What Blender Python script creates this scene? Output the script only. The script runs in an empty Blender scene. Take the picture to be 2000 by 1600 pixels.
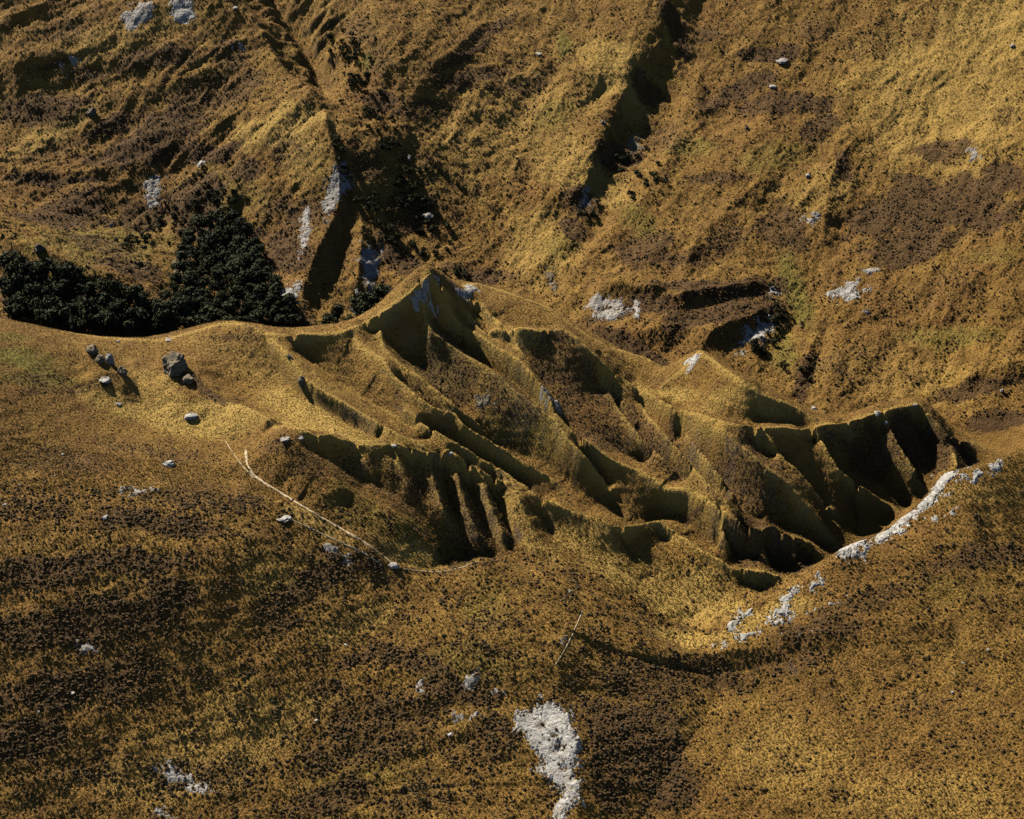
import bpy, math, time
import numpy as np
T0 = time.time()
SC = bpy.context.scene
RNG = np.random.default_rng(7)

# ------------------------------------------------------------------ camera
PITCH = 25.0; HFOV = 30.0; FPX = 1000.0/math.tan(math.radians(HFOV/2))
cam_d = bpy.data.cameras.new('camera'); cam = bpy.data.objects.new('camera', cam_d)
SC.collection.objects.link(cam); SC.camera = cam
cam.location = (0, 0, 0); cam.rotation_euler = (math.radians(90-PITCH), 0, 0)
cam_d.sensor_fit = 'HORIZONTAL'; cam_d.angle = math.radians(HFOV)
cam_d.clip_start = 1; cam_d.clip_end = 30000

# ------------------------------------------------------------------ light
SUN_DIR = np.array([-0.51, 0.51, 0.71]); SUN_DIR /= np.linalg.norm(SUN_DIR)
w = bpy.data.worlds.new('World'); SC.world = w; w.use_nodes = True
nt = w.node_tree; bg = nt.nodes['Background']
sky = nt.nodes.new('ShaderNodeTexSky'); sky.sky_type = 'NISHITA'; sky.sun_disc = False
sky.sun_elevation = math.asin(SUN_DIR[2]); sky.sun_rotation = math.atan2(SUN_DIR[0], SUN_DIR[1])
sky.altitude = 2500; sky.air_density = 0.6; sky.dust_density = 0.3; SC.cycles.diffuse_bounces = 0
nt.links.new(sky.outputs['Color'], bg.inputs['Color']); bg.inputs['Strength'].default_value = 0.05
sd = bpy.data.lights.new('sun', 'SUN'); so = bpy.data.objects.new('sun', sd); SC.collection.objects.link(so)
sd.energy = 5.0; sd.angle = math.radians(0.5); sd.color = (1.0, 0.93, 0.82)
from mathutils import Vector
so.rotation_euler = Vector(SUN_DIR).to_track_quat('Z', 'Y').to_euler()
so.location = (-400, 700, 300)
SC.view_settings.view_transform = 'Standard'; SC.view_settings.look = 'None'
SC.view_settings.exposure = 1.4; SC.view_settings.gamma = 1.0

# ------------------------------------------------------------------ camera geometry helpers
cp, sp_ = math.cos(math.radians(PITCH)), math.sin(math.radians(PITCH))
def ray(u, v):
    a = (u-1000.0)/FPX; b = (800.0-v)/FPX
    return a, cp + b*sp_, -sp_ + b*cp          # x, y, z of direction
def P(u, v, y):
    dx, dy, dz = ray(u, v); t = y/dy
    return dx*t, y, dz*t

# ------------------------------------------------------------------ noise
def _h(ix, iy, s):
    n = (ix.astype(np.int64)*374761393 + iy.astype(np.int64)*668265263 + s*1274126177) & 0xffffffff
    n = ((n ^ (n >> 13))*1274126177) & 0xffffffff
    n = n ^ (n >> 16)
    return (n & 0xffff).astype(np.float32)/65535.0
def vnoise(x, y, s=0):
    xi = np.floor(x); yi = np.floor(y); fx = (x-xi).astype(np.float32); fy = (y-yi).astype(np.float32)
    xi = xi.astype(np.int64); yi = yi.astype(np.int64)
    g = lambda ox, oy: _h(xi+ox, yi+oy, s)*np.float32(6.2832)
    def dot(ox, oy):
        a = g(ox, oy); return np.cos(a)*(fx-ox)+np.sin(a)*(fy-oy)
    ux = fx*fx*fx*(fx*(fx*6-15)+10); uy = fy*fy*fy*(fy*(fy*6-15)+10)
    n0 = dot(0, 0)*(1-ux)+dot(1, 0)*ux; n1 = dot(0, 1)*(1-ux)+dot(1, 1)*ux
    return (n0*(1-uy)+n1*uy)*1.5               # about -1..1
def fbm(x, y, sc, o=4, s=0, ridged=False, gain=0.5):
    r = 0; a = 1.0; f = 1.0/sc
    for k in range(o):
        n = vnoise(x*f+17.3*k, y*f-9.1*k, s+k)
        if ridged: n = 1-2*np.abs(n)
        r = r + a*n; a *= gain; f *= 2.03
    return r
def cells(x, y, sc, s):
    """F1 distance to jittered points, and a random id value"""
    X = x/sc; Y = y/sc; xi = np.floor(X).astype(np.int64); yi = np.floor(Y).astype(np.int64)
    best = np.full(x.shape, 9.0, np.float32); bid = np.zeros(x.shape, np.float32)
    for ox in (-1, 0, 1):
        for oy in (-1, 0, 1):
            cx = xi+ox; cy = yi+oy
            px = cx + 0.1+0.8*_h(cx, cy, s); py = cy + 0.1+0.8*_h(cx, cy, s+5)
            d = ((X-px)**2+(Y-py)**2).astype(np.float32)
            m = d < best; best = np.where(m, d, best); bid = np.where(m, _h(cx, cy, s+9), bid)
    return np.sqrt(best), bid
def sstep(a, b, x):
    t = np.clip((x-a)/(b-a), 0, 1); return t*t*(3-2*t)

# ------------------------------------------------------------------ base surface: thin plate through known points
MIDC = {450:[(860,680),(835,687),(790,705),(640,747)],600:[(1030,630),(930,655),(862,671),(815,689),(655,734)],700:[(1070,625),(960,652),(868,673),(830,687),(640,738)],
 800:[(1113,624),(1030,640),(870,675),(835,686),(570,746)],880:[(1098,636),(885,679),(855,687),(590,749)],1000:[(1100,640),(960,668),(930,677),(640,741)],
 1150:[(1165,618),(1020,658),(840,695),(668,735)],1300:[(1240,606),(1090,646),(1030,660),(950,677),(780,713),(735,725)],1450:[(1185,620),(1115,637),(1020,650),(830,688),(750,706)],
 1600:[(1105,642),(1000,664),(835,697)],1720:[(1035,668),(810,716)],1800:[(980,684),(795,729)],1900:[(922,704),(865,726)],1520:[(1110,637),(930,671),(835,691),(790,703)],
 330:[(665,750),(720,722)],840:[(535,752)],940:[(600,757)],1365:[(690,730)],1240:[(745,728)],1950:[(890,735)]}
CTRL = [  # (u, v, y)  picture position and ground distance
 # near hillside
 (0,1600,520),(350,1600,525),(700,1600,529),(1000,1600,530),(1150,1600,528),(1300,1600,522),(1650,1600,520),(2000,1600,514),
 (0,1300,565),(350,1300,575),(700,1300,582),(1000,1300,585),(1300,1400,556),(1450,1400,560),(1700,1350,571),(2000,1300,574),
 (1120,1400,570),(0,1050,610),(250,1050,615),(450,1050,618),(600,1060,625),(760,1112,622),(940,1100,630),(1110,1152,618),
 (1230,1220,604),(1330,1275,594),(1430,1252,598),(1640,1100,628),(1850,945,655),(2000,900,668),
 (1700,1180,608),(2000,1050,628),
 # left shoulder
 (0,900,648),(250,900,658),(450,900,667),(0,760,680),(200,740,708),(0,640,722),(100,660,730),(300,800,697),(220,675,748),
 # far mountainside
 (0,465,985),(80,500,975),(250,560,965),(330,610,955),(0,560,955),(0,615,930),(200,640,925),(330,640,935),
 (100,440,1045),(300,440,1060),(300,300,1105),(0,300,1100),(0,0,1190),(300,0,1200),(480,0,1205),
 (420,480,1040),(420,630,960),(600,640,965),(700,600,1000),(520,560,1000),(560,300,1090),(640,230,1110),(600,400,1060),
 (560,60,1190),(640,160,1150),(760,300,1090),(850,520,1035),(800,560,1012),(700,100,1160),(800,0,1212),(780,200,1128),
 (1000,540,1030),(1000,300,1115),(1000,0,1235),(1150,300,1110),(1250,100,1190),(1300,0,1230),(1100,560,1010),
 (1270,260,1135),(1400,300,1110),(1400,0,1230),(1400,600,985),(1250,620,975),(1400,705,945),(1550,700,955),(1500,500,1025),
 (1700,400,1065),(1700,200,1140),(1700,0,1215),(2000,0,1200),(2000,200,1120),(2000,400,1040),(1700,600,985),(2000,650,955),
 (1600,800,915),(1800,800,915),(2000,850,890),(1900,870,890),
]
pts = [P(*c) for c in CTRL] + [P(u, v, y) for u, l in MIDC.items() for v, y in l]
# hidden ground behind the skylines and outside the frame
HID = [(-250,860,-392),(-180,870,-402),(-110,870,-405),(-60,880,-412),(0,890,-418),(40,900,-424),(110,890,-436),(170,870,-440),(215,840,-440),
 (-330,700,-290),(-400,600,-340),(-330,500,-400),(330,500,-390),(330,640,-335),(360,760,-360),(360,900,-400),
 (-380,900,-370),(-420,1050,-350),(-430,1200,-270),(420,1000,-340),(420,1200,-240),
 (-200,400,-455),(0,400,-455),(200,400,-445),(0,200,-520),(-400,200,-500),(400,200,-500),
 (-300,1330,-200),(0,1330,-215),(300,1330,-200),(0,1500,-150),(-600,1600,-140),(600,1600,-130),
 (900,900,-330),(900,500,-380),(-900,900,-380),(-900,500,-400),(-800,1300,-260),(900,1300,-200)]
pts += HID
def tps_fit(C, lam=0.02):
    S = 200.0; X = C[:, :2]/S; n = len(X)
    r2 = ((X[:, None]-X[None])**2).sum(-1); K = 0.5*r2*np.log(r2+1e-12); K[np.arange(n), np.arange(n)] = lam*0.02
    A = np.zeros((n+3, n+3)); A[:n, :n] = K; A[:n, n] = 1; A[:n, n+1:] = X; A[n, :n] = 1; A[n+1:, :n] = X.T
    return np.linalg.solve(A, np.concatenate([C[:, 2], np.zeros(3)])), X, S
_mc = np.array([(u, v, y) for u, l in MIDC.items() for v, y in l], float)
_mw, _mx, _ms = tps_fit(_mc, 0.3)
def ybar(u, v):
    X_ = np.array([u, v])/_ms; r2 = ((_mx-X_)**2).sum(1)+1e-9
    return float((_mw[:-3]*0.5*r2*np.log(r2)).sum()+_mw[-3]+_mw[-2]*X_[0]+_mw[-1]*X_[1])
SKY = [(200,662),(300,664),(380,648),(440,632),(512,652),(600,655),(660,655),(700,638),(745,612),(790,580),(842,533),(895,560),(1000,578),(1075,602),(1115,637),(1190,680),(1260,700),(1310,725),(1365,690),(1420,728),(1480,768),(1560,800),(1600,828),(1725,806),(1795,791),(1850,850),(1910,868),(1950,890)]
for u, v in SKY:
    b_ = 14 if 880 < u < 1300 else 0; x_, y_, z_ = P(u, v, ybar(u, v)+b_); pts += [(x_*1.03, y_+24, z_-13), (x_*1.06, y_+50, z_-36)]
SKX = [p[0] for p in SKY]; SKV = [p[1] for p in SKY]
FRX = [270,340,440,500,560,640,700,760,870,950,1040,1130,1215,1330,1430,1500,1600,1700,1800,1850,1900,1960]; FRV = [760,810,880,945,995,1045,1080,1112,1120,1105,1130,1166,1216,1272,1235,1175,1117,1060,990,942,924,902]
ZB = []
for u in range(330, 1940, 50):
    v0 = np.interp(u, SKX, SKV)+16; v1 = np.interp(u, FRX, FRV)-22
    if v1 < v0: continue
    for v in np.linspace(v0, v1, max(2, int((v1-v0)/38))): ZB.append(P(u, v, ybar(u, v)))
pts += ZB
CP = np.array(pts, float)
TW, TX, TS = tps_fit(CP)
def base(x, y):
    sh = np.shape(x); x = np.ravel(x).astype(np.float32)/np.float32(TS); y = np.ravel(y).astype(np.float32)/np.float32(TS)
    r = (TW[-3]+TW[-2]*x+TW[-1]*y).astype(np.float32)
    for k in range(len(TX)):
        r2 = (x-np.float32(TX[k, 0]))**2+(y-np.float32(TX[k, 1]))**2+np.float32(1e-9)
        r += np.float32(0.5*TW[k])*r2*np.log(r2)
    return r.reshape(sh)

# ------------------------------------------------------------------ the ground grid (a fan: columns are x/y)
NA, NY = 1500, 1750
A0, A1, Y0, Y1 = -0.37, 0.37, 470.0, 1330.0
av = np.linspace(A0, A1, NA); yv = Y0*(Y1/Y0)**np.linspace(0, 1, NY)
cl = lambda n, a, b: np.linspace(a, b, n, endpoint=False)
outL = -np.geomspace(6, 0.39, 26); outR = np.geomspace(0.39, 6, 26)
AF = np.concatenate([outL, av, outR]); YN = np.linspace(60, 460, 30); YF = np.geomspace(1345, 7000, 30)
YFULL = np.concatenate([YN, yv, YF]); ia0 = len(outL); iy0 = len(YN)
# dense base from a half-resolution evaluation, cubic-resampled
def dense_base():
    st = 6
    aa = np.linspace(A0, A1, NA//st); ss = np.linspace(0, 1, NY//st); yy = Y0*(Y1/Y0)**ss
    G = base(aa[None, :]*yy[:, None], np.repeat(yy[:, None], len(aa), 1)).astype(np.float64)
    def cub(G, n, m):                           # along axis 0, m samples -> n
        t = np.linspace(0, m-1, n); i = np.clip(np.floor(t).astype(int), 1, m-3); f = (t-i)[:, None]
        p0, p1, p2, p3 = G[i-1], G[i], G[i+1], G[i+2]
        return p1+0.5*f*(p2-p0+f*(2*p0-5*p1+4*p2-p3+f*(3*(p1-p2)+p3-p0)))
    G = cub(G, NY, len(ss)); G = cub(G.T.copy(), NA, len(aa)).T
    return np.ascontiguousarray(G)
H = dense_base(); BASE = H.copy()
X = (av[None, :]*yv[:, None]).astype(np.float32); Y = np.repeat(yv[:, None], NA, 1).astype(np.float32)
print('base', round(time.time()-T0, 1))

def samp(G, x, y):
    x = np.asarray(x, float); y = np.asarray(y, float)
    fa = np.clip((x/np.maximum(y, 1)-A0)/(A1-A0)*(NA-1), 0, NA-1.001); fy = np.clip(np.log(np.maximum(y, 1)/Y0)/math.log(Y1/Y0)*(NY-1), 0, NY-1.001)
    i = fa.astype(int); j = fy.astype(int); f = fa-i; g = fy-j
    return (G[j, i]*(1-f)+G[j, i+1]*f)*(1-g)+(G[j+1, i]*(1-f)+G[j+1, i+1]*f)*g
def hit(u, v, G, lift=0.0, ymin=480.0, ymax=1320.0):
    """first ground point seen through picture position (u, v)"""
    dx, dy, dz = ray(u, v); y = np.arange(ymin, ymax, 0.5); t = y/dy
    d = samp(G, dx*t, y)+lift-dz*t
    k = np.argmax(d > 0)
    if d[k] <= 0: k = len(y)-1
    if k > 0:
        a, b = d[k-1], d[k]; yy = y[k-1]+0.5*(-a)/(b-a+1e-9)
    else: yy = y[0]
    t = yy/dy; return np.array([dx*t, yy, dz*t])

def smooth_line(p, step=28.0):
    p = np.array(p, float); out = []
    q = np.vstack([2*p[0]-p[1], p, 2*p[-1]-p[-2]])
    for i in range(1, len(q)-2):
        n = max(1, int(np.hypot(*(q[i+1]-q[i])[:2])/step))
        for k in range(n):
            f = k/n; p0, p1, p2, p3 = q[i-1], q[i], q[i+1], q[i+2]
            out.append(p1+0.5*f*(p2-p0+f*(2*p0-5*p1+4*p2-p3+f*(3*(p1-p2)+p3-p0))))
    out.append(p[-1]); return np.array(out)

CREST = np.zeros_like(X); print('base fit', np.abs(np.array([samp(BASE, x, y)-z for x, y, z in ZB])).mean())
RID = np.zeros_like(X); GUL = np.zeros_like(X)
TW_ = 1.9
TIN_LINES = []; FLUTE = np.zeros_like(X)
def feature(A, wL, wR, pix, t0=0.15, t1=0.2, rib=0.22, ymin=480, ymax=1320, p=1.05, gully=False, crest=0.0, tin=False, back=0.0, e0=0.25, e1=0.15):
    pl = smooth_line(pix); n = len(pl)
    s = np.linspace(0, 1, n)
    amp = A*np.minimum(e0+(1-e0)*sstep(0, t0, s) if t0 > 0 else 1.0, e1+(1-e1)*sstep(0, t1, 1-s) if t1 > 0 else 1.0)*np.ones(n)
    if tin:
        W3 = np.array([P(u, v, ybar(u, v)+back-(-1 if gully else 1)*a*0.74) for (u, v), a in zip(pl, amp)]); W = W3[:, :2]
        TIN_LINES.append((W3, pl.copy(), gully))
        if gully: return
        wL = wR = 8.0; crest = 0.8
    else: W = np.array([hit(u, v, BASE, (-1 if gully else 1)*a, ymin, ymax)[:2] for (u, v), a in zip(pl, amp)])
    # drop outliers where a ray slipped past onto another slope
    ok = np.ones(n, bool)
    for i in range(1, n-1 if not tin else 0):
        if np.hypot(*(W[i]-W[i-1])) > 60 and np.hypot(*(W[i]-W[i+1])) > 60: ok[i] = False
    W = W[ok]; amp = amp[ok]
    # light smoothing in plan
    for _ in range(0 if tin else 1):
        if len(W) > 3: W[1:-1] = 0.5*W[1:-1]+0.25*(W[:-2]+W[2:])
    wm = max(wL, wR)*3.6
    y_lo, y_hi = W[:, 1].min()-wm, W[:, 1].max()+wm
    j0 = np.searchsorted(yv, y_lo); j1 = np.searchsorted(yv, y_hi)
    ab = np.concatenate([(W[:, 0]-wm)/np.clip(W[:, 1]-wm, 1, None), (W[:, 0]-wm)/(W[:, 1]+wm)]).min()
    ae = np.concatenate([(W[:, 0]+wm)/np.clip(W[:, 1]-wm, 1, None), (W[:, 0]+wm)/(W[:, 1]+wm)]).max()
    i0 = np.searchsorted(av, ab); i1 = np.searchsorted(av, ae)
    if j1-j0 < 2 or i1-i0 < 2: return
    x = X[j0:j1, i0:i1]; y = Y[j0:j1, i0:i1]
    D = np.full(x.shape, 1e9, np.float32); SI = np.zeros_like(D); AM = np.zeros_like(D); S = np.zeros_like(D)
    acc = 0.0
    for k in range(len(W)-1):
        ax, ay = W[k]; bx, by = W[k+1]; L = math.hypot(bx-ax, by-ay)+1e-6
        # window of this segment
        q0 = np.searchsorted(yv[j0:j1], min(ay, by)-wm); q1 = np.searchsorted(yv[j0:j1], max(ay, by)+wm)
        sl = (slice(q0, q1), slice(None))
        xx = x[sl]; yy = y[sl]
        t = np.clip(((xx-ax)*(bx-ax)+(yy-ay)*(by-ay))/(L*L), 0, 1)
        ex = xx-(ax+t*(bx-ax)); ey = yy-(ay+t*(by-ay)); d = np.sqrt(ex*ex+ey*ey)
        m = d < D[sl]
        cr = ((bx-ax)*ey-(by-ay)*ex)/(L*(d+0.01))
        D[sl] = np.where(m, d, D[sl]); SI[sl] = np.where(m, cr, SI[sl]); AM[sl] = np.where(m, amp[k]*(1-t)+amp[k+1]*t, AM[sl]); S[sl] = np.where(m, acc+t*L, S[sl])
        acc += L
    sd_ = int(abs(pix[0][0]*7+pix[0][1]*13)) % 997
    wob = vnoise(S/11.0, D/40.0+3.1, sd_)*0.65+vnoise(S/4.5, D/20.0, sd_+3)*0.35
    bl = 0.5+0.5*SI
    wd = (wR+(wL-wR)*bl)*(1+rib*2.2*wob*np.clip(D/6.0, 0, 1))
    wd = np.clip(wd, 0.3*min(wL, wR), None)
    if tin:
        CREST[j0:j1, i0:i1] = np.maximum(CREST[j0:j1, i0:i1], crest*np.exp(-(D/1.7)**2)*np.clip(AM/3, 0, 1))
        fl = wob*0.9*np.clip(D/5, 0, 1)*np.exp(-(D/14)**2)*np.clip(AM/4, 0, 1)
        F_ = FLUTE[j0:j1, i0:i1]; FLUTE[j0:j1, i0:i1] = np.where(np.abs(fl) > np.abs(F_), fl, F_); return
    c = AM*np.log1p(np.exp(5*(1-D/(wd*TW_))))/5.0067
    c = c*sstep(wm, wm*0.7, D)
    tgt = GUL if gully else RID
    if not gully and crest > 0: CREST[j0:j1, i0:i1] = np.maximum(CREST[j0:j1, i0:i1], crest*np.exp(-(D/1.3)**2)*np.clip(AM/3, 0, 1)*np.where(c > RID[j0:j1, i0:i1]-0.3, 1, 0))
    tgt[j0:j1, i0:i1] = np.maximum(tgt[j0:j1, i0:i1], c)

R_ = feature
def G_(A, wL, wR, pix, **k): feature(A, wL, wR, pix, gully=True, **k)
MID = dict(ymin=640, ymax=870, tin=True)
FAR = dict(ymin=880, ymax=1320)
# --- middle ridge skylines
R_(5.42, 14, 12, [(-60,612),(0,622),(80,640),(220,662),(330,664),(380,648),(440,632),(490,638),(512,652),(600,655),(660,655),(700,638),(745,612),(790,580),(820,552),(840,533)], t0=0, t1=0, e1=1, **MID)
R_(9.3, 9, 14, [(700,640),(745,612),(790,580),(820,552),(842,533),(868,560),(885,590)], t0=0.5, t1=0.2, e0=0.1, **MID)
R_(6.97, 12, 11, [(885,566),(930,556),(1000,578),(1075,602),(1115,637),(1190,680),(1260,700),(1310,730)], back=14, **MID)
R_(8.53, 12, 12, [(955,648),(990,640),(1050,645),(1100,642),(1130,665),(1170,705),(1220,742),(1290,782),(1350,806),(1420,828),(1480,832),(1560,840),(1590,835),(1660,825),(1720,808)], t0=0.08, t1=0, e1=0.8, **MID)
R_(5, 12, 22, [(1290,757),(1330,728),(1365,690),(1420,728),(1480,768),(1560,800),(1600,830)], t0=0.25, e0=0.15, **MID)
R_(11.6, 14, 10, [(1600,835),(1650,828),(1725,806),(1760,797),(1795,791),(1822,820),(1850,850),(1910,868),(1950,892)], t0=0.2, e0=0.5, **MID)
# --- spurs running down to the right
R_(10.5, 9, 10, [(684,658),(715,690),(750,704),(765,728),(796,756),(845,795),(890,809),(904,830),(950,858),(1002,890),(1055,921),(1090,945),(1118,990)], **MID)
R_(6.51, 6, 8, [(740,630),(750,683),(796,721),(845,756),(890,795),(950,837)], **MID)
R_(8.91, 9, 9, [(820,560),(830,610),(841,651),(873,669),(904,693),(936,711),(971,732),(992,756),(1020,777),(1055,802),(1083,823),(1107,858),(1142,893),(1160,914),(1200,960)], **MID)
R_(6.97, 8, 8, [(850,560),(866,599),(897,634),(950,665),(985,686),(1020,711),(1051,746),(1072,777),(1090,812),(1118,840),(1160,872),(1195,900),(1247,921),(1300,955),(1345,962),(1405,994),(1447,1018),(1485,1032),(1510,1025),(1545,1046),(1580,1060),(1602,1088)], t1=0.06, e1=0.4, **MID)
R_(3.88, 5, 6, [(897,595),(925,627),(953,655),(985,690)], **MID)
R_(3.88, 6, 6, [(900,575),(935,590),(965,620),(1000,660)], **MID)
R_(8.43, 8, 9, [(1330,800),(1401,840),(1440,868),(1482,903),(1510,924),(1545,952),(1566,980),(1597,1011),(1625,1050),(1643,1078)], t0=0.05, e0=0.6, **MID)
R_(6.32, 6, 7, [(1340,845),(1359,868),(1384,900),(1415,938),(1440,975)], **MID)
R_(6.32, 6, 7, [(1180,745),(1210,800),(1250,850),(1290,890),(1330,930)], **MID)
R_(6.32, 6, 7, [(1250,790),(1300,850),(1350,905),(1400,960),(1440,1000)], **MID)
R_(10.5, 8, 9, [(1592,838),(1615,875),(1640,920),(1667,938),(1695,959),(1727,980),(1760,1003)], t0=0.05, e0=0.7, **MID)
R_(6.32, 5, 6, [(1480,835),(1520,880),(1560,920),(1600,970),(1640,1010)], **MID)
R_(11.6, 7, 9, [(1725,812),(1741,843),(1765,885),(1790,920),(1813,965)], t0=0.05, e0=0.7, **MID)
R_(7.38, 6, 7, [(1715,850),(1751,896),(1783,934),(1805,965)], **MID)
R_(8.43, 7, 8, [(1850,850),(1860,880),(1870,910),(1880,930)], **MID)
# --- ridge above the dark face, long bright spurs
R_(9, 30, 9, [(470,822),(550,852),(600,862),(672,868),(740,870),(770,866),(830,884),(882,882),(917,908),(970,936),(1001,950),(1016,982),(1028,1015),(1045,1060),(1100,1120)], t0=0.2, t1=0.25, rib=0.38, **MID)
R_(8.54, 10, 16, [(514,656),(560,692),(600,745),(650,775),(700,805),(760,838),(835,880)], **MID)
R_(7.91, 9, 12, [(790,800),(840,838),(900,873),(970,915),(1022,950),(1057,975),(1110,1003),(1162,1017),(1197,1038),(1232,1042),(1262,1030),(1287,1020),(1320,1045),(1352,1071),(1387,1092),(1433,1111),(1492,1118),(1520,1135),(1527,1160)], t1=0.08, **MID)
R_(6.97, 7, 12, [(1232,1042),(1262,1030),(1287,1020),(1320,1045),(1352,1071),(1387,1092),(1433,1111),(1492,1118),(1520,1135)], t1=0.3, **MID)
R_(3, 7, 9, [(1150,1010),(1220,1050),(1300,1085),(1335,1106),(1370,1134),(1412,1155),(1457,1182)], ymin=620, ymax=760)
R_(7.2, 7, 7, [(325,692),(367,723),(395,751),(455,786),(497,807),(525,842),(546,856)], ymin=660, ymax=780)
R_(4.5, 5, 7, [(165,672),(190,700),(210,723),(245,738),(270,755)], ymin=660, ymax=780)
# near ridge with black right end
R_(8, 9, 10, [(480,862),(542,858),(595,890),(630,898),(655,922),(672,985)], t0=0.3, t1=0.1, e1=0.5, ymin=620, ymax=720)
R_(5, 9, 14, [(640,950),(672,962),(707,965),(760,992),(823,1038),(847,1066),(872,1097)], t1=0.1, ymin=610, ymax=720)
# foreground rim
R_(3.5, 8, 22, [(470,885),(500,930),(560,985),(640,1035),(700,1070),(760,1106),(800,1116),(870,1117),(910,1105),(950,1096),(990,1108),(1040,1127),(1095,1152),(1130,1162),(1170,1190),(1215,1216),(1270,1246),(1330,1276),(1390,1266),(1440,1250),(1500,1215)], ymin=560, ymax=680)
R_(5, 8, 20, [(890,1112),(915,1103),(950,1095),(990,1108),(1040,1127)], t0=0.3, t1=0.4, ymin=560, ymax=680)
R_(5, 5, 5, [(1030,1115),(1060,1120),(1090,1140)], t1=0.05, e1=0.7, ymin=600, ymax=700)
R_(5.5, 5, 5, [(1112,1150),(1150,1160),(1195,1183),(1222,1215)], t1=0.05, e1=0.6, ymin=590, ymax=690)
R_(9, 9, 30, [(1380,1262),(1420,1225),(1440,1195),(1500,1165),(1550,1145),(1600,1115),(1640,1085),(1700,1058),(1760,1018),(1800,988),(1850,938),(1900,922),(1960,900),(2000,885),(2030,872)], t0=0.2, t1=0, e1=1, ymin=570, ymax=720)
# lobe with the white slip: its right side falls into the dark gully
R_(13, 15, 40, [(1125,1165),(1105,1230),(1085,1300),(1100,1370),(1125,1440),(1135,1500),(1120,1600),(1090,1680)], t0=0.3, t1=0, e1=1, rib=0.1, ymin=480, ymax=640)
G_(12, 24, 22, [(1400,1290),(1400,1370),(1350,1450),(1290,1540),(1250,1620)], rib=0.1, t1=0, e1=1, ymin=480, ymax=640)
G_(2, 16, 14, [(600,1180),(520,1240),(470,1300),(440,1400),(380,1500)], rib=0.15, ymin=480, ymax=640)
R_(2.5, 12, 20, [(760,1130),(680,1190),(560,1260),(480,1340),(440,1420)], rib=0.15, ymin=480, ymax=640)
R_(1.5, 10, 20, [(440,1040),(425,1110),(400,1180),(385,1260)], rib=0.15, ymin=480, ymax=640)
R_(3, 9, 16, [(890,1330),(800,1330),(740,1310),(690,1250)], rib=0.15, ymin=480, ymax=640)
MIDG = [([(770,650),(830,722),(870,782),(930,850),(1000,880),(1060,905),(1130,960),(1180,1008),(1225,1034)],5.2),
 ([(715,655),(760,670),(785,700),(830,735),(880,780),(930,822)],4),
 ([(775,760),(830,802),(880,838),(940,880),(1000,915),(1060,948),(1110,988),(1150,1012)],4.5),
 ([(862,640),(920,690),(975,735),(1035,785),(1080,840),(1125,890),(1165,940),(1205,1000),(1232,1036)],5),
 ([(850,610),(880,650),(930,690),(985,730),(1030,775),(1060,800)],2.5),
 ([(985,655),(1040,718),(1072,765),(1110,806),(1160,845),(1220,890),(1300,935),(1400,978),(1480,1015),(1560,1040),(1615,1080)],5),
 ([(900,620),(935,650),(985,670),(1030,700)],2),
 ([(965,625),(1030,638),(1100,638)],4), ([(900,585),(925,610),(960,640)],2.5),
 ([(1165,745),(1200,800),(1240,850),(1285,900),(1340,935)],3),
 ([(1225,765),(1270,815),(1320,880),(1370,935),(1420,985)],3),
 ([(1300,800),(1340,865),(1390,925),(1440,965),(1500,1005)],3.5),
 ([(1440,845),(1490,890),(1540,935),(1590,985),(1620,1020)],3),
 ([(1560,850),(1600,900),(1635,950),(1670,1000),(1680,1050)],4),
 ([(1640,845),(1680,900),(1730,950),(1770,995)],4), ([(1735,860),(1765,915),(1795,955)],2),
 ([(1790,830),(1810,880),(1830,930)],5), ([(1865,870),(1890,915)],3),
 ([(1240,745),(1280,765),(1310,770),(1360,795),(1420,818),(1500,825),(1580,835)],2),
 ([(1120,655),(1180,690),(1240,725),(1290,752)],2),
 ([(700,860),(760,858),(840,865),(890,878),(950,918),(1005,945),(1030,968),(1060,1020),(1110,1100)],3.6),
 ([(600,905),(660,930),(720,950),(780,985),(840,1035),(870,1085),(900,1098),(960,1094)],3.5),
 ([(520,700),(570,760),(630,800),(700,840),(740,862)],4), ([(400,730),(470,780),(540,830),(600,858)],4),
 ([(560,668),(620,720),(690,765),(750,800),(820,845),(880,875)],5),
 ([(300,700),(370,760),(440,810),(500,835)],2.7),
 ([(1180,1045),(1260,1110),(1330,1160),(1400,1210)],3.4), ([(1290,1060),(1350,1100),(1420,1140),(1500,1165)],2.5),
 ([(1240,1040),(1300,1010),(1360,1040),(1420,1085),(1480,1105),(1540,1120),(1590,1110)],5),
 ([(1060,1010),(1110,1060),(1160,1110),(1220,1170),(1290,1230)],1.2)]
for g, a in MIDG: G_(a*1.2, 5, 5, g, t0=0.15, t1=0.15, e0=0.3, e1=0.3, **MID)
for r_, a_ in [([(884,886),(892,930),(908,990),(935,1045),(962,1085)],5),([(830,886),(842,930),(858,980),(880,1040)],4),([(925,912),(945,960),(970,1020),(992,1075)],5),([(980,942),(1000,1000),(1025,1060),(1060,1105)],4),
               ([(760,872),(775,910),(800,960)],3),([(690,870),(705,905),(730,940)],2.5),
               ([(1405,994),(1412,1030),(1425,1070)],4),([(1485,1032),(1492,1065),(1505,1100)],5),([(1545,1046),(1552,1080),(1565,1110)],4),
               ([(1200,745),(1215,790),(1240,830)],3),([(1060,645),(1080,680),(1105,720)],3),([(1000,645),(1015,680),(1040,720)],3)]:
    R_(a_, 5, 5, r_, t0=0.1, e0=0.8, **MID)
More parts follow.
